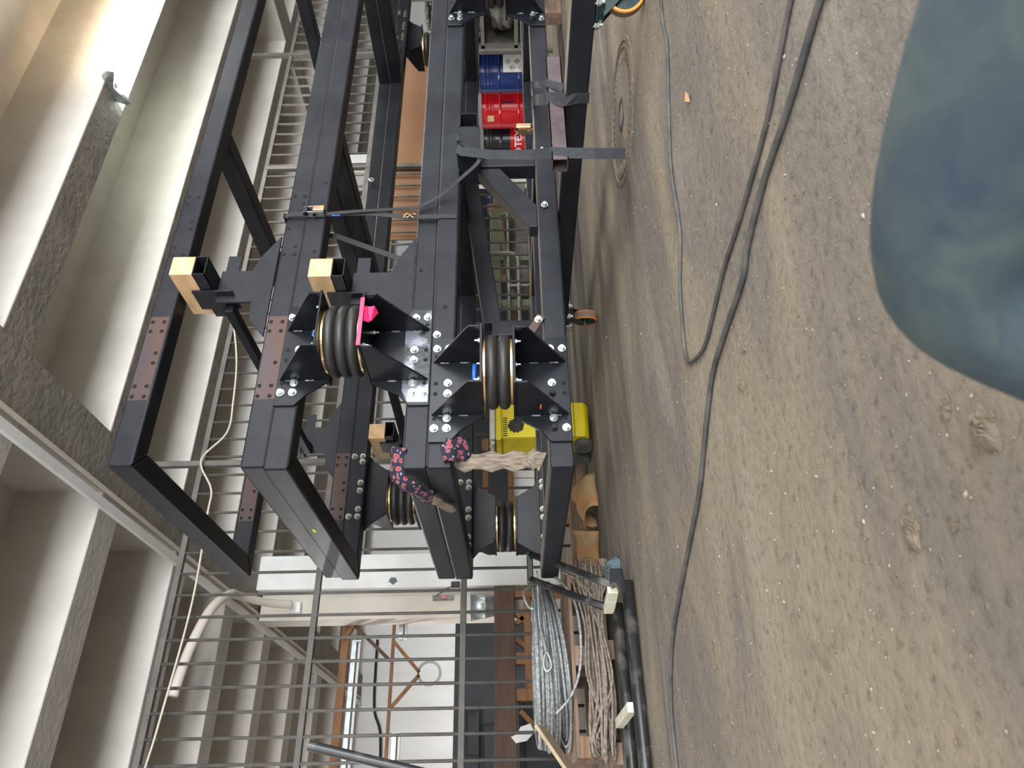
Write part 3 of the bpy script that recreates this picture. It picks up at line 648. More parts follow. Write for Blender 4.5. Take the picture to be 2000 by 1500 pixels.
def coil(cx, cy, z0, z1, R, n, r, mt, label, seed, sx=1.0, wob=.03):
    rnd = random.Random(seed); b = MB(); c0 = []
    for i in range(n):
        R_ = R-rnd.random()**1.5*.17; zc = z0+r+(z1-z0-2*r)*rnd.random(); ph = rnd.uniform(0, 2*PI); tl = rnd.uniform(-1, 1)*wob; p2_ = rnd.uniform(0, 6.28)
        pts = []
        for q in range(44):
            t = 2*PI*q/44
            # strands gather tighter on the right side of the coil
            g = .5+.5*math.cos(t); zz = zc+tl*math.sin(t+ph)*(1-.3*g); zz = z1-(z1-zz)*(1-.42*g*g)
            zz = min(max(zz, z0+r), z1-r); Rr = R_*(1+.025*math.sin(2*t+p2_))
            pts.append((cx+sx*Rr*math.cos(t), cy+.86*Rr*math.sin(t), zz))
        b.tube(pts, r, 6, True)
    o = b.build('rope_coil', mt, at=(cx, cy, z0), smooth=True); return tag(o, label, 'rope coil', 'coiled wire ropes on the pallet')
coil(-.40, 1.86, .234, .432, .45, 50, .0095, 'rope', 'big bright coil of grey steel wire rope on top of the pallet', 3)
coil(-.43, 1.84, .045, .095, .46, 22, .007, 'rope2', 'brown dusty wire rope coil flattened under the pallet', 4)
for i in range(3): pass
# loose turns of the lower coil that hang over the pallet front
b = MB(); rnd = random.Random(9)
for i in range(26):
    x0 = rnd.uniform(.0, .08); x1 = rnd.uniform(-.95, -.78); z0 = rnd.uniform(.03, .2); z1 = rnd.uniform(.03, .17); yy = 1.36+rnd.uniform(-.03, .085)
    sag = rnd.uniform(-.02, .07)
    pts = [(x0+.02, yy+.12, z0), (x0-.1, yy+.02, z0+.01), (x0*.6+x1*.4, yy, (z0+z1)/2-sag*.5), (x0*.3+x1*.7, yy-.01, (z0+z1)/2-sag), (x1+.06, yy+.01, z1), (x1, yy+.05, z1*.8+.01), (x1+.05, yy+.12, z1*.6+.01)]
    pts = [(p[0], p[1], max(p[2], .01)) for p in pts]
    b.tube(smoothpts(pts, 5), .0065, 6)
tag(b.build('rope_coil', 'rope2', at=(-.4, 1.36, 0), smooth=True), 'brown loose wire rope turns spilling in front of the pallet', 'rope coil', 'coiled wire ropes on the pallet')
rs = thing('rope_sling', 'bright wire rope end with teardrop eye lying over the big coil', 'wire rope', (-.5, 1.43, .4))
MB().tube(smoothpts([(.02, 1.45, .40), (-.14, 1.42, .40), (-.26, 1.40, .40), (-.34, 1.395, .385), (-.38, 1.39, .375)], 5), .006, 8).build('rope', 'rope', rs, smooth=True)
MB().cyl((-.37, 1.39, .378), (-.425, 1.385, .368), .010, .012, seg=10).build('ferrule', 'galv', rs)
MB().tube(smoothpts([(-.425, 1.385, .368), (-.46, 1.38, .382), (-.50, 1.378, .384), (-.525, 1.378, .368), (-.505, 1.378, .346), (-.465, 1.38, .35), (-.427, 1.384, .366)], 5), .0065, 8).build('eye', 'galv', rs, smooth=True)
o = MB().tube(smoothpts([(-.02, 1.44, .30), (-.1, 1.39, .24), (-.2, 1.37, .2), (-.36, 1.37, .185), (-.52, 1.38, .2), (-.64, 1.40, .25), (-.72, 1.43, .33)], 6), .0085, 8).build('wire_rope', 'rope', at=(-.3, 1.4, .2), smooth=True); tag(o, 'single wire rope looping from the big coil down across the pallet edge', 'wire rope')
o = MB().tube(smoothpts([(.0, 1.40, .27), (-.05, 1.36, .2), (-.12, 1.34, .14), (-.17, 1.34, .09), (-.12, 1.34, .045), (-.02, 1.35, .03), (.06, 1.37, .04)], 6), .006, 8).build('wire_rope', 'rope2', at=(0, 1.4, .2), smooth=True); tag(o, 'thin brown rope loop at the right end of the coils', 'wire rope')
o = MB().tube(smoothpts([(-.02, 1.62, .43), (-.05, 1.58, .47), (-.1, 1.55, .475), (-.15, 1.54, .455), (-.17, 1.52, .425)], 5), .007, 8).build('wire_rope', 'galv', at=(0, 1.6, .43), smooth=True); tag(o, 'pale stiff rope bow standing on top of the big coil', 'wire rope')
o = MB().beam((-.77, 1.50, .41), (-1.02, 1.44, .24), .16, .018, (.5, .3, 1)).build('plank', 'plank', at=(-.9, 1.5, .3), bevel=.002, segs=1); tag(o, 'tilted pale wooden board leaning at the left of the coils', 'board')

# ------------------------------------------------------------------ black tube legs and handle on the floor
hb = thing('tube_trolley', 'low black steel tube undercarriage with raised handle, left of the frames', 'trolley', (-.5, .8, 0))
for y in (.60, .98): MB().tube([(-3.0, y-.05, .03), (-1.0, y-.01, .03), (-.29, y, .03)], .026, 16).build('leg', 'tube', hb, smooth=True)
MB().prism([(-.30, .03), (-.20, .03), (-.20, .09), (-.24, .095)], 1, .70, .76).build('foot_plate', 'gloss', hb, bevel=.006)
MB().beam((-.27, .80, .07), (-.32, .99, .075), .035, .05).build('spacer', 'lid', hb, bevel=.003)
MB().beam((-.80, .61, .06), (-.82, .97, .07), .04, .035).build('spacer', 'lid', hb, bevel=.003)
MB().tube([(-.316, .977, .06), (-.17, 1.23, .25), (-.02, 1.48, .43)], .019, 14).build('handle_tube', 'tube', hb, smooth=True)
MB().tube([(-.255, .80, .06), (-.06, 1.15, .245), (.132, 1.50, .43)], .019, 14).build('handle_tube', 'tube', hb, smooth=True)
MB().beam((-.04, 1.49, .438), (.15, 1.515, .438), .03, .035).build('handle_grip', 'tube', hb, bevel=.006)
o = MB().add([(-.10+.07*math.cos(t)*(1+.3*math.sin(3*t)), 1.05+.09*math.sin(t)*(1+.2*math.cos(4*t)), .002) for t in [q*PI/9 for q in range(18)]]+[(-.10+.045*math.cos(t), 1.05+.06*math.sin(t), .045+.02*math.sin(5*t)) for t in [q*PI/9 for q in range(18)]]+[(-.1, 1.05, .075)],
    [(i, (i+1) % 18, 18+(i+1) % 18, 18+i) for i in range(18)]+[(18+i, 18+(i+1) % 18, 36) for i in range(18)]).build('rag', 'tealrag', at=(-.1, 1.05, 0), smooth=True); tag(o, 'blue-green crumpled rag on the floor beside the tube trolley', 'rag')
o = MB().cyl((-.955, .2, 1.25), (-1.24, .22, -.0), .017, seg=16).build('steel_pole', 'tube', at=(-1.2, .2, 0), smooth=False); tag(o, 'dark steel pole standing slanted at the left edge', 'pole')

# ------------------------------------------------------------------ rusty shells and boards behind the frames
for i, (x, y, rz, lb) in enumerate(((.55, 1.78, .5, 'rust-orange curved metal shell on the floor, right one'), (.28, 1.92, -.4, 'rust-orange curved metal shell on the floor, left one by the rope'))):
    b = MB(); vs = []
    for q in range(10):
        t = PI*q/9
        for j in range(9):
            s_ = j/8; rr = .09+.05*s_+.012*math.sin(3*t+j); vs.append((x+(.26*s_-.13)*math.cos(rz)+rr*math.cos(t)*math.sin(rz)*.9, y+(.26*s_-.13)*math.sin(rz)-rr*math.cos(t)*.9, rr*math.sin(t)*1.05+.004))
    b.add(vs, [(q*9+j, (q+1)*9+j, (q+1)*9+j+1, q*9+j+1) for q in range(9) for j in range(8)])
    o = b.build('metal_shell', 'rust', at=(x, y, 0), smooth=True); sm = o.modifiers.new('thick', 'SOLIDIFY'); sm.thickness = .006
    tag(o, lb, 'metal shell', 'rusty curved shells on the floor')
for i, (x, y, l, rz) in enumerate(((.95, 2.2, .9, .05), (.7, 2.28, .8, -.06), (1.4, 2.2, 1.1, .02))):
    c, s_ = math.cos(rz), math.sin(rz)
    o = MB().beam((x-l/2*c, y-l/2*s_, .06+.05*i), (x+l/2*c, y+l/2*s_, .06+.05*i), .12, .05).build('board', 'pallet', at=(x, y, .05), bevel=.003)
    tag(o, ('lowest old grey-brown board behind the yellow machine', 'second old board on the floor behind the frames', 'top board of the pile behind the frames')[i], 'board', 'old boards on the floor by the fence')

# ------------------------------------------------------------------ cables and things on the floor
def cable(pts, r, label, mt='cable', nm='cable'):
    o = MB().tube(smoothpts([(x, y, r) for x, y in pts], 8), r, 10).build(nm, mt, at=(pts[0][0], pts[0][1], 0), smooth=True); return tag(o, label, 'cable', 'cables lying on the floor')
cable([(2.2, -1.9), (1.6, -1.45), (1.117, -1.2), (.914, -1.171), (.755, -1.083), (.56, -.987), (.322, -.965), (.185, -.867), (.033, -.815), (-.051, -.818), (-.102, -.915), (-.121, -1.015), (-.1, -1.122), (-.069, -1.255), (-.058, -1.409), (-.025, -1.635), (.024, -1.771), (.054, -1.853), (.12, -2.1), (.3, -2.6)], .0055, 'thin dark cable that doubles back in a hairpin loop on the floor')
cable([(-.03, -2.4), (-.06, -2.1), (-.067, -1.927), (-.085, -1.817), (-.098, -1.72), (-.108, -1.579), (-.146, -1.424), (-.184, -1.358), (-.205, -1.16), (-.233, -1.016), (-.34, -.847), (-.423, -.728), (-.503, -.533), (-.612, -.263), (-.715, -.075), (-.872, .049), (-1.053, .076), (-1.4, .12), (-2.2, .1)], .007, 'thicker twin cable running the whole length of the floor')
# pit cover
pc = thing('pit_cover', 'round concrete pit cover set in the floor near the big caster', 'pit cover', (1.55, -.40, 0))
MB().lathe([(.325, -.002), (.322, .003), (.30, .004), (.298, -.001)], (1.55, -.40, 0), seg=64).build('cover_ring', 'dirt', pc)
MB().lathe([(.285, -.002), (.283, .003), (.272, .003), (.27, -.001)], (1.55, -.40, 0), seg=64).build('cover_ring', 'dirt', pc)
MB().lathe([(.075, -.002), (.073, .004), (.055, .004), (.053, -.001)], (1.55, -.40, 0), seg=40).build('centre_ring', 'cable', pc)
tb = MB()
for q in range(48):
    t = 2*PI*q/48; c, s_ = math.cos(t), math.sin(t)
    tb.beam((1.55+.225*c, -.40+.225*s_, .001), (1.55+.262*c, -.40+.262*s_, .001), .008, .003)
tag(tb.build('ray_marks', 'dirt', pc), None, None, None, 'stuff')
# dirt clumps
def clump(x, y, r, h, seed, label):
    rnd = random.Random(seed); n = 22; rings = 6; vs = []
    off = [1+.22*math.sin(2*t*2*PI/n+seed)+.12*math.sin(5*t*2*PI/n+2*seed)+.06*rnd.uniform(-1, 1) for t in range(n)]
    for j in range(rings):
        f_ = 1-j/(rings-1)*.85
        for i in range(n):
            t = 2*PI*i/n; R_ = r*f_*off[i]
            vs.append((x+R_*math.cos(t)*1.25, y+R_*math.sin(t)*1.05, h*(1-f_*f_)*(1+.35*rnd.uniform(-1, 1))+(.0005 if j == 0 else .002)))
    vs.append((x, y, h))
    fs = [(j*n+i, j*n+(i+1) % n, (j+1)*n+(i+1) % n, (j+1)*n+i) for j in range(rings-1) for i in range(n)]+[((rings-1)*n+i, (rings-1)*n+(i+1) % n, rings*n) for i in range(n)]
    o = MB().add(vs, fs).build('dirt_clump', 'dirt', at=(x, y, 0)); tag(o, label, 'dirt clump', 'dried dirt clumps on the floor')
clump(-.845, -1.915, .022, .009, 1, 'biggest flat dirt clump, nearest the knee at bottom')
clump(-.885, -1.708, .022, .006, 2, 'wide crumbly dirt clump left of the biggest one')
clump(-.79, -1.862, .011, .004, 3, 'long thin dirt clump above the biggest one')
clump(-.915, -1.803, .008, .003, 4, 'tiny dirt lump left of the knee')
clump(-.30, -1.27, .018, .004, 5, 'flat dirt clump beside the thick cable')
clump(-.36, -1.2, .016, .004, 6, 'pale dirt clump between cable and knee')
# small leaf
o = MB().add([(.575, -1.25, .003), (.555, -1.243, .012), (.53, -1.262, .004), (.545, -1.275, .009), (.565, -1.27, .014)], [(0, 1, 4), (1, 2, 4), (2, 3, 4), (3, 0, 4)]).build('dry_leaf', 'leaf', at=(.558, -1.26, 0)); tag(o, 'small orange dry leaf on the floor near the thin cable', 'leaf')
# strewn chips, too many to count
rnd = random.Random(21); b = MB()
for i in range(1500):
    dd = rnd.uniform(.6, 4.2)**1.0; t = rnd.uniform(-.55, .6)
    p = Vector((-1.214, -2.642, 0))+FW*dd+RT*dd*t; x, y = p.x, p.y
    s_ = rnd.uniform(.0008, .0032)*(1 if rnd.random() < .93 else 2.0); r_ = rnd.uniform(0, PI)
    c, n_ = math.cos(r_)*s_, math.sin(r_)*s_; e = rnd.uniform(.25, .7)
    b.add([(x+c, y+n_, .0006), (x-n_*e, y+c*e, .0006), (x-c, y-n_, .0006), (x+n_*e, y-c*e, .0006), (x, y, s_*.7+.0006)], [(0, 1, 4), (1, 2, 4), (2, 3, 4), (3, 0, 4)])
tag(b.build('floor_chips', 'chip'), 'fine pale chips and grit strewn over the floor', 'grit', None, 'stuff')
rnd = random.Random(22); b = MB()
for i in range(700):
    dd = rnd.uniform(.6, 3.6); t = rnd.uniform(-.55, .55); p = Vector((-1.214, -2.642, 0))+FW*dd+RT*dd*t
    R_ = rnd.uniform(.002, .006); h = R_*.35; vs = []
    for q in range(7):
        an = 2*PI*q/7; f_ = rnd.uniform(.6, 1.3); vs.append((p.x+R_*f_*math.cos(an), p.y+R_*f_*math.sin(an), .0003))
    vs.append((p.x, p.y, h)); b.add(vs, [(q, (q+1) % 7, 7) for q in range(7)])
tag(b.build('floor_crumbs', 'dirt'), 'small dark earth crumbs scattered over the floor', 'crumbs', None, 'stuff')

# ------------------------------------------------------------------ behind the fence, left: bench, frames, bucket
bn = thing('workbench', 'heavy brown timber bench behind the bar fence', 'bench', (.3, 5.75, 0))
MB().box(-3.2, 1.11, 5.6, 5.93, .539, .763).build('bench_beam', 'darkwood', bn, bevel=.006)
for i, x in enumerate((.99, .28, -.08, -.95)): MB().box(x, x+.12, 5.62, 5.74, 0, .539).build('leg', 'wood', bn, bevel=.004)
for (x0, z0, x1, z1) in ((1.1, .12, .78, .53), (.62, .53, .28, .1), (.5, .1, .9, .53), (-.1, .5, -.5, .1)): MB().beam((x0-.07, 5.7, z0), (x1-.07, 5.7, z1), .05, .09, (0, 1, 0)).build('brace', 'wood', bn, bevel=.003)
MB().box(.0, 1.1, 5.64, 5.74, .36, .44).build('stretcher', 'wood', bn, bevel=.004)
MB().box(1.06, 1.25, 6.02, 6.1, .55, 1.0).build('end_post', 'wood', bn, bevel=.004) if False else None
bk = thing('metal_bucket', 'galvanised metal bucket standing on the timber bench', 'bucket', (.93, 5.76, .764))
MB().lathe([(0, 0), (.105, 0), (.11, .01), (.125, .09), (.13, .095), (.133, .105), (.128, .11), (.15, .255), (.156, .262), (.152, .268), (.143, .262), (.10, .02), (0, .02)], (.93, 5.76, .764), seg=36).build('pail', 'galv', bk, smooth=True)
MB().tube([(.93+.15*math.cos(t), 5.76-.04-.02*math.sin(t), 1.014-.07*math.sin(t)) for t in [q*PI/10 for q in range(11)]], .004, 6).build('bail_handle', 'galv', bk)
lf = thing('timber_frame', 'orange timber roof framework behind the bar fence', 'timber frame', (.3, 6.6, 1.2))
MB().box(-3.0, 1.08, 6.28, 6.34, 2.48, 2.57).build('top_rail', 'wood', lf, bevel=.003)
MB().box(-3.0, 1.08, 6.30, 6.34, 1.95, 1.985).build('mid_rail', 'wood', lf, bevel=.003)
for (x0, z0, x1, z1, mt, th) in ((1.06, 2.31, .71, 2.53, 'wood', .06), (.93, 2.5, .46, 1.98, 'darkwood', .05), (.67, 1.95, .33, 1.64, 'wood', .025), (-.05, 1.95, .30, 1.64, 'wood', .025), (-1.2, 2.5, -1.6, 1.97, 'wood', .05)):
    MB().beam((x0, 6.26, z0), (x1, 6.26, z1), .04, th, (0, 1, 0)).build('brace', mt, lf, bevel=.002, segs=1)
MB().beam((1.16, 6.28, 2.45), (1.19, 6.28, .78), .05, .04, (0, 1, 0)).build('upright', 'wood', lf, bevel=.002, segs=1)
MB().box(-2.9, -2.8, 6.26, 6.34, 0, 2.5).build('upright', 'wood', lf)
o = MB(); 
for i in range(3): o.tube([(.31+(.135-.012*i)*math.cos(t), 6.22-.004*i, 1.52+(.135-.01*i)*math.sin(t)) for t in [q*PI/16 for q in range(32)]], .003, 6, True)
o = o.build('wire_loop', 'hose', at=(.31, 6.22, 1.5), smooth=True); tag(o, 'thin dark wire coil hanging from the thin timber brace', 'wire coil')
for (x0, x1, z, lb) in ((-2.2, .72, 2.40, 'long tube light fixture under the upper orange timber'), (.72, 1.06, 1.86, 'short grey light fixture under the thin timber rail'), (-2.5, -.28, 1.87, 'grey light fixture at the left end of the thin timber rail')):
    t = thing('light_fixture', lb, 'light fixture', (x0, 6.36, z), 'unlit tube light fixtures behind the fence')
    MB().box(x0, x1, 6.35, 6.45, z-.0, z+.06).build('housing', 'galv', t, bevel=.004); MB().cyl((x0+.03, 6.37, z-.03), (x1-.03, 6.37, z-.03), .016, seg=12).build('lamp_tube', 'white', t)
    MB().box(x0, x0+.02, 6.35, 6.4, z-.05, z+.0).box(x1-.02, x1, 6.35, 6.4, z-.05, z).build('socket', 'white', t)
o = MB().tube(smoothpts([(2.0, 12.33, 3.25), (.8, 12.33, 3.22), (.2, 12.3, 3.05), (-1.5, 12.3, 3.02), (-4, 12.3, 3.0)], 6), .025, 8).build('wall_cable', 'hose', at=(0, 12.3, 3.2)); tag(o, 'dark cable running under the ceiling on the white back wall', 'cable')
# dark shelves on the grey dado
for i, (x, z) in enumerate(((.35, 1.25), (.1, .95))):
    t = thing('wire_tray', ('upper black wire tray on the grey wall', 'lower black wire tray on the grey wall')[i], 'tray', (x, 12.3, z), 'black trays on the grey dado')
    MB().box(x-.45, x+.35, 12.25, 12.36, z, z+.03).build('tray_base', 'hose', t); MB().tube([(x-.45, 12.24, z), (x-.4, 12.24, z+.3), (x+.3, 12.24, z+.3), (x+.35, 12.24, z)], .02, 8).build('tray_rim', 'hose', t)
t = thing('storage_crate', 'large dark crate standing under the timber bench', 'crate', (-.8, 6.8, 0))
MB().box(-1.6, .1, 6.7, 7.4, 0, .5).build('crate_body', 'greywall', t, bevel=.01); MB().box(-1.62, .12, 6.68, 7.42, .46, .52).build('crate_lid', 'hose', t, bevel=.006)
o = MB().add([(-.42, 5.585, .60), (-.40, 5.58, .54), (-.33, 5.58, .5), (-.30, 5.585, .40), (-.38, 5.59, .36), (-.46, 5.585, .44), (-.48, 5.58, .55)], [(0, 1, 2, 3, 4, 5, 6)]).build('white_rag', 'paper', at=(-.4, 5.58, .5)); o.modifiers.new('t', 'SOLIDIFY').thickness = .01; tag(o, 'small white rag hanging off the dark bench beam', 'rag')
# door hardware on the column
t = thing('door_closer', 'black door closer device on the cream column side', 'door closer', (1.2, 5.9, 1.2))
MB().box(1.16, 1.22, 5.76, 5.82, 1.16, 1.26).build('closer_body', 'hose', t, bevel=.006); MB().box(1.05, 1.10, 5.90, 5.95, 1.24, 1.48).build('closer_arm', 'pipe', t, bevel=.003)
MB().cyl((1.08, 5.93, 1.48), (1.18, 5.8, 1.25), .006, seg=8).build('closer_link', 'hose', t); MB().box(1.06, 1.09, 5.88, 5.9, 1.32, 1.38).build('red_cap', 'red', t)
t = thing('junction_box', 'small white junction box with cable near the column top', 'junction box', (.95, 5.7, 3.1))
MB().box(.93, 1.05, 5.86, 5.94, 2.98, 3.12).build('box_body', 'white', t, bevel=.004)
o = MB().tube(smoothpts([(.98, 5.72, 3.05), (.95, 5.5, 3.25), (.92, 5.1, 3.42), (.84, 4.75, 3.38), (.6, 4.4, 3.40), (.2, 4.2, 3.44), (-.2, 4.1, 3.46)], 8), .045, 12).build('cable_duct', 'cream', at=(.9, 5, 3.3), smooth=True); tag(o, 'thick cream bent cable duct hanging under the ceiling left of the column', 'duct')
# pale loose cable hanging along the top of the fence
o = MB().tube(smoothpts([(2.9, 2.36, 2.93), (2.726, 2.36, 2.91), (2.11, 2.36, 2.75), (1.678, 2.36, 2.70), (1.407, 2.36, 2.70), (1.19, 2.38, 2.86), (.944, 2.36, 2.73), (.746, 2.36, 2.72), (.125, 2.36, 2.70), (-.575, 2.36, 2.75), (-.861, 2.36, 2.78), (-1.6, 2.37, 2.88)], 6), .0075, 8).build('fence_cable', 'cablel', at=(.9, 2.36, 2.8), smooth=True); tag(o, 'pale cable drooping along the top of the bar fence', 'cable')

# ------------------------------------------------------------------ behind the fence, right: drums, rack, board
def drum(x, y, z, mt, label, lower=None):
    t = thing('steel_drum', label, 'drum', (x, y, z), 'steel drums behind the fence')
    R_ = .29
    def prof(h0, h1):
        pts = []; hs = [h for h in [i*.88/88 for i in range(89)] if h0 <= h <= h1]
        for h in hs:
            r = R_+.008*max(0, 1-abs(h-.30)/.018)+.008*max(0, 1-abs(h-.59)/.018)+.004*(.5+.5*math.sin(h*120))*(1 if .70 < h < .82 else 0)+(.006 if (h < .015 or h > .865) else 0)
            pts.append((r, h))
        return pts
    up_ = prof(.44 if lower else 0, .88)
    MB().lathe(up_+[(R_-.02, .88), (R_-.022, .865), (0, .865)], (x, y, z), seg=40).build('drum_shell', mt, t, smooth=False)
    if lower: MB().lathe([(0, 0), (R_, 0)]+prof(0, .44), (x, y, z), seg=40).build('drum_lower_shell', lower, t)
    return t
def on_drum(me_pts, faces, cx, cy, a0, r, nm, mt, parent):
    """wrap flat (s, z) points round a drum; s is arc length to the right as seen by the viewer"""
    vs = [(cx+r*math.cos(a0+s/r), cy+r*math.sin(a0+s/r), z) for s, z in me_pts]
    o = MB().add(vs, faces).build(nm, mt, parent); return o
def grid_on_drum(s0, s1, z0, z1, cx, cy, a0, r, nm, mt, parent, n=8):
    pts = [(s0+(s1-s0)*i/n, z) for i in range(n+1) for z in (z0, z1)]
    return on_drum(pts, [(2*i, 2*i+2, 2*i+3, 2*i+1) for i in range(n)], cx, cy, a0, r, nm, mt, parent)
camxy = Vector((-1.214, -2.642))
def facing(cx, cy): return math.atan2(camxy.y-cy, camxy.x-cx)
db = drum(8.43, 4.40, .03, 'navy', 'dark blue steel drum with white hazard label')
af = facing(8.43, 4.40)
grid_on_drum(.0, .27, .18, .56, 8.43, 4.40, af, .3005, 'white_label', 'paper', db)
grid_on_drum(-.005, .0, .25, .56, 8.43, 4.40, af, .301, 'label_edge', 'rust', db, 1)
for (s, z, q_) in ((-.0, 0, 0),): pass
def diamond(cx, cy, a0, s, z, w_, parent, mark):
    o_, i_ = w_, w_*.82
    pts = [(s, z+o_), (s+o_, z), (s, z-o_), (s-o_, z), (s, z+i_), (s+i_, z), (s, z-i_), (s-i_, z)]
    on_drum(pts, [(q, (q+1) % 4, 4+(q+1) % 4, 4+q) for q in range(4)], cx, cy, a0, .3015, 'hazard_diamond', 'ink', parent)
    mk = [(s-.012, z-.02), (s+.012, z-.02), (s+.012, z-.008), (s-.012, z-.008)] if mark == 0 else [(s-.004, z-.02), (s+.004, z-.02), (s+.004, z+.02), (s-.004, z+.02)]
    on_drum(mk, [(0, 1, 2, 3)], cx, cy, a0, .3016, 'hazard_symbol', 'ink', parent)
    if mark == 0: on_drum([(s+.012*math.cos(q*PI/4), z+.012+.012*math.sin(q*PI/4)) for q in range(8)], [tuple(range(8))], cx, cy, a0, .3016, 'hazard_symbol', 'ink', parent)
for s, z, mk in ((.06, .50-.07, 0), (.06, .30, 1), (.15, .36, 0), (.15, .49, 1)): diamond(8.43, 4.40, af, s, z, .045, db, mk)
d2 = drum(8.43, 4.40, .93, 'navy', 'blue steel drum stacked above the labelled one, white bands')
for s0, s1 in ((-.30, -.17), (-.12, -.02), (.03, .16)): grid_on_drum(s0, s1, 1.2, 1.75, 8.43, 4.40, af, .3012, 'white_panel', 'paper', d2, 4)
dr = drum(8.60, 5.20, .03, 'red', 'bright red steel drum with a tan sticker')
af = facing(8.6, 5.2); grid_on_drum(-.19, -.09, .72, .82, 8.6, 5.2, af, .3005, 'tan_sticker', 'tan', dr, 3)
on_drum([(.11+.02*math.cos(q*PI/6), .57+.02*math.sin(q*PI/6)) for q in range(12)], [tuple(range(12))], 8.6, 5.2, af, .302, 'blue_dot', 'navy', dr)
grid_on_drum(.10, .12, .40, .57, 8.6, 5.2, af, .3015, 'blue_line', 'navy', dr, 1)
dt = drum(8.67, 5.89, .03, 'blackd', 'black over red steel drum with white lettering', 'red')
af = facing(8.67, 5.89)
def wrap_text(txt, size, s0, z, cx, cy, a0, r, parent, mt, nm='lettering'):
    cu = D.curves.new('txt', 'FONT'); cu.body = txt; cu.size = size; cu.extrude = 0; cu.offset = size*.018
    tmp = D.objects.new('tmp_txt', cu); COL.objects.link(tmp); bpy.context.view_layer.update()
    me = D.meshes.new_from_object(tmp.evaluated_get(bpy.context.evaluated_depsgraph_get()))
    pts = [(s0+v.co.x, z+v.co.y) for v in me.vertices]; fs = [tuple(p.vertices) for p in me.polygons]
    D.objects.remove(tmp); D.meshes.remove(me); return on_drum(pts, fs, cx, cy, a0, r, nm, mt, parent)
wrap_text('TEXACO', .155, -.10, .29, 8.67, 5.89, af, .301, dt, 'paper')
on_drum([(-.17+.055*math.cos(q*PI/10), .34+.055*math.sin(q*PI/10)) for q in range(20)], [tuple(range(20))], 8.67, 5.89, af, .301, 'round_emblem', 'paper', dt)
st_ = [(-.17+(.048 if q % 2 == 0 else .02)*math.cos(PI/2+q*PI/5), .34+(.048 if q % 2 == 0 else .02)*math.sin(PI/2+q*PI/5)) for q in range(10)]
on_drum(st_+[(-.17, .34)], [(q, (q+1) % 10, 10) for q in range(10)], 8.67, 5.89, af, .3018, 'emblem_star', 'red', dt)
bl = drum(9.0, 7.6, .03, 'navy', 'blue drum half hidden left of the red drum')
# brown hardboard behind the bars
o = MB().box(3.45, 6.15, 2.50, 2.515, 1.0, 1.72).build('hardboard_sheet', 'kraft', at=(5, 2.5, 1.0)); tag(o, 'large brown hardboard sheet leaning behind the fence bars', 'board')
for x, z in ((4.75, 1.30), (4.78, 1.27), (5.15, 1.35), (5.2, 1.31)): inst('bolt_hole', HOLE, o, (x, 2.4995, z))
# shelf rack of pipes behind the fence at right
rk = thing('pipe_rack', 'steel rack holding pipes at the right behind the fence', 'rack', (9.4, 3.3, 0))
for x in (7.9, 10.7):
    for y in (2.9, 3.6): MB().box(x, x+.06, y, y+.06, 0, 2.4).build('upright', 'bar', rk)
MB().box(7.9, 10.7, 3.66, 3.68, .1, 1.4).build('back_sheet', 'tarp', rk)
for z in (.35, .80, 1.4): MB().box(7.9, 10.76, 2.9, 3.66, z, z+.05).build('shelf', 'bar', rk)
PM = MB().cyl((0, 0, 0), (2.6, 0, 0), .03, seg=12).mesh('steel_pipe', M['pipe'], smooth=True)
rnd = random.Random(5)
for i in range(16):
    x = 7.95+rnd.uniform(0, .15); y = 2.97+.065*(i % 8); z = 1.482+.062*(i//8)
    o = D.objects.new('steel_pipe', PM); COL.objects.link(o); o.location = (x, y, z)
    tag(o, 'dull grey pipe in the bundle on the top rack shelf', 'pipe', 'grey pipes on the rack')
for i in range(10):
    o = D.objects.new('steel_pipe', PM); COL.objects.link(o); o.location = (7.95+rnd.uniform(0, .1), 2.98+.065*i, .882+.02*(i % 2)); o.rotation_euler = (0, 0, rnd.uniform(-.01, .01))
    tag(o, 'dull grey pipe on the middle rack shelf', 'pipe', 'grey pipes on the middle shelf')
def lump(cx, cy, z0, rx, ry, rz_, seed, nm, mt, label, cat):
    rnd = random.Random(seed); bm = bmesh.new(); bmesh.ops.create_icosphere(bm, subdivisions=4, radius=1)
    for v in bm.verts:
        n_ = v.co.copy(); f_ = 1+.14*math.sin(4*n_.x+seed)*math.cos(5*n_.y+n_.z*3)+.06*math.sin(11*n_.z+7*n_.x)+.03*rnd.uniform(-1, 1)
        v.co = Vector((n_.x*rx*f_, n_.y*ry*f_, max(n_.z*rz_*f_+rz_*.8, 0)))
    me = D.meshes.new(nm); bm.to_mesh(me); bm.free(); me.materials.append(M[mt]); me.polygons.foreach_set('use_smooth', [True]*len(me.polygons))
    o = D.objects.new(nm, me); COL.objects.link(o); o.location = (cx, cy, z0); return tag(o, label, cat)
lump(8.28, 3.25, .935, .36, .25, .15, 3, 'tarpaulin_bundle', 'tarp', 'dark crumpled tarpaulin bundle on the rack pipes', 'tarpaulin')
lump(8.30, 3.25, .40, .38, .3, .21, 5, 'tarpaulin_bundle', 'tarp', 'second dark tarpaulin bundle on the lowest rack shelf', 'tarpaulin')
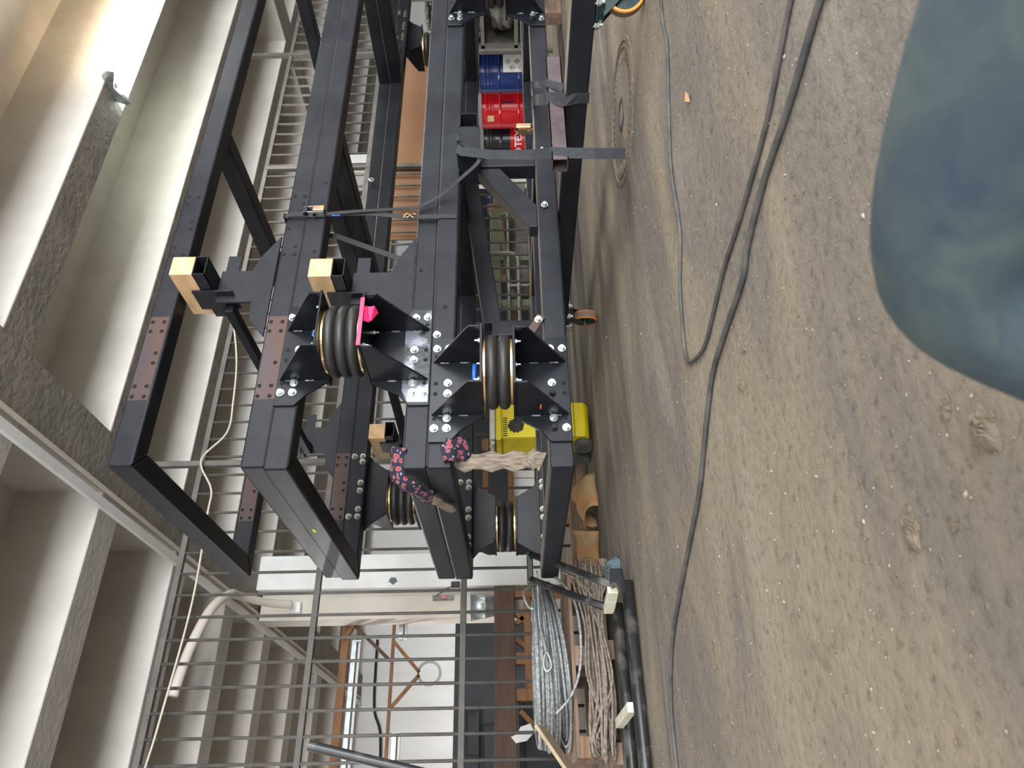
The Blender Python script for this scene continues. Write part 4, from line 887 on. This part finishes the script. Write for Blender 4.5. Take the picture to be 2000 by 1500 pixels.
# black hose loops hung on the fence
hl_ = MB()
for i in range(4):
    hl_.tube(smoothpts([(7.1+.22*math.cos(t)*(1-.07*i), 2.50+.02*i, 2.15+.42*math.sin(t)*(1-.05*i)) for t in [q*PI/8 for q in range(16)]], 3, True), .016, 8, True)
o = hl_.build('hose_coil', 'hose', at=(6.95, 2.56, 2.0), smooth=True); tag(o, 'black hose loops hanging high on the fence at right', 'hose coil')
t = thing('wall_cabinet', 'grey electrical cabinet on the distant right column', 'cabinet', (8.2, 5.7, 1.9))
MB().box(8.06, 8.38, 5.6, 5.8, 1.85, 2.45).build('cabinet_body', 'soffit2', t, bevel=.008); MB().box(8.08, 8.36, 5.59, 5.6, 1.88, 2.42).build('cabinet_door', 'soffit2', t, bevel=.004)
# olive jack stand, rails and boards in the gap behind the lowest frame
oj = thing('olive_stand', 'olive green upright steel stand behind the lower frames', 'stand', (3.3, 2.75, 0))
MB().box(2.80, 4.0, 2.70, 2.78, .60, .70).build('stand_beam', 'olive', oj, bevel=.006)
for x in (2.82, 3.35, 3.92): MB().box(x, x+.07, 2.70, 2.78, 0, .60).build('leg', 'olive', oj, bevel=.004)
MB().beam((2.9, 2.69, .5), (3.9, 2.69, .62), .03, .04).build('cross_tie', 'olive', oj)
pr = thing('pipe_railing', 'bent grey pipe railing behind the lower frames', 'railing', (2.9, 2.65, 0))
MB().tube(smoothpts([(2.5, 2.62, .44), (3.2, 2.62, .44), (3.32, 2.62, .45), (3.37, 2.62, .52), (3.37, 2.62, .78)], 5), .018, 10).build('pipe', 'pipe', pr, smooth=True)
MB().tube([(2.4, 2.64, .53), (4.2, 2.64, .53)], .016, 10).build('pipe', 'pipe', pr, smooth=True)
for x in (2.5, 3.0, 3.9): MB().cyl((x, 2.64, 0), (x, 2.64, .53), .014, seg=8).build('post', 'pipe', pr)
for i, (x, y, z, l, mt) in enumerate(((3.4, 3.1, .28, 1.5, 'wood'), (3.6, 3.15, .50, 1.2, 'darkwood'), (3.2, 3.1, .12, 1.6, 'pallet'), (4.4, 3.05, .62, .9, 'wood'), (4.0, 3.1, .40, 1.3, 'pipe'))):
    o = MB().box(x-l/2, x+l/2, y-.1, y+.1, z-.06, z+.06).build('board', mt, at=(x, y, z), bevel=.004)
    tag(o, ('orange board lying behind the olive stand', 'dark brown board above the orange one', 'lowest grey board behind the olive stand', 'short orange board nearest the drums', 'grey beam between the stacked boards')[i], 'board', 'stacked boards behind the fence')
t = thing('board_trestle', 'rough timber trestle holding the stacked boards', 'trestle', (3.6, 3.1, 0))
for x in (2.75, 3.6, 4.5): MB().box(x, x+.08, 3.21, 3.3, 0, .75).build('leg', 'pallet', t)
# wooden shelf crate seen between the far bellows
cr = thing('wooden_crate', 'orange wooden crate with white lining seen between the far bellows', 'crate', (1.0, 3.4, 0))
for x in (.98, 1.72): MB().box(x, x+.06, 3.3, 3.36, 0, .80).build('corner_post', 'wood', cr, bevel=.003)
for z in (.28, .52, .74): MB().box(.98, 1.78, 3.28, 3.30, z, z+.05).build('slat', 'wood', cr, bevel=.002, segs=1)
MB().box(1.04, 1.72, 3.31, 3.33, .34, .52).build('lining', 'paper', cr)
for x in (1.1, 1.2, 1.3, 1.4): MB().box(x, x+.006, 3.305, 3.31, .34, .52).build('wire', 'rust', cr)

# ------------------------------------------------------------------ the photographer's knee
def leg():
    t = thing('person', 'bent knee in blurred blue-green trousers at the bottom right', 'person', (-.7, -2.6, 0))
    C_ = Vector((-1.214, -2.642, .52))
    Kn = C_+FW*.49+RT*.072-UP*.292
    pts = [C_+FW*.06+RT*.42-UP*.35, C_+FW*.22+RT*.31-UP*.325, C_+FW*.38+RT*.18-UP*.300, Kn, Kn+FW*-.03-RT*.03-UP*.055, C_+FW*.40-RT*.02-UP*.42, C_+FW*.26-RT*.10-UP*.455]
    rad = [.105, .102, .094, .082, .07, .058, .045]
    me = D.meshes.new('trouser_leg'); o = D.objects.new('trouser_leg', me); COL.objects.link(o)
    off = Vector((-.7, -2.6, 0)); me.from_pydata([tuple(p-off) for p in pts], [(i, i+1) for i in range(len(pts)-1)], [])
    o.parent = t; me.materials.append(M['jeans'])
    sk = o.modifiers.new('skin', 'SKIN'); sk.use_smooth_shade = True
    for v, r in zip(me.skin_vertices[0].data, rad): v.radius = (r, r)
    me.skin_vertices[0].data[0].use_root = True
    ss = o.modifiers.new('sub', 'SUBSURF'); ss.levels = 3; ss.render_levels = 3
    foot = [pts[-1]+UP*.0, pts[-1]-FW*.05-RT*.05-UP*.012, pts[-1]-FW*.02-RT*.16-UP*.02]
    m2 = D.meshes.new('shoe'); o2 = D.objects.new('shoe', m2); COL.objects.link(o2); o2.parent = t
    m2.from_pydata([tuple(p-off) for p in foot], [(0, 1), (1, 2)], []); m2.materials.append(M['hose'])
    o2.modifiers.new('skin', 'SKIN').use_smooth_shade = True
    for v, r in zip(m2.skin_vertices[0].data, (.04, .045, .035)): v.radius = (r, r*.9)
    m2.skin_vertices[0].data[0].use_root = True
    s2 = o2.modifiers.new('sub', 'SUBSURF'); s2.levels = 2; s2.render_levels = 2
leg()
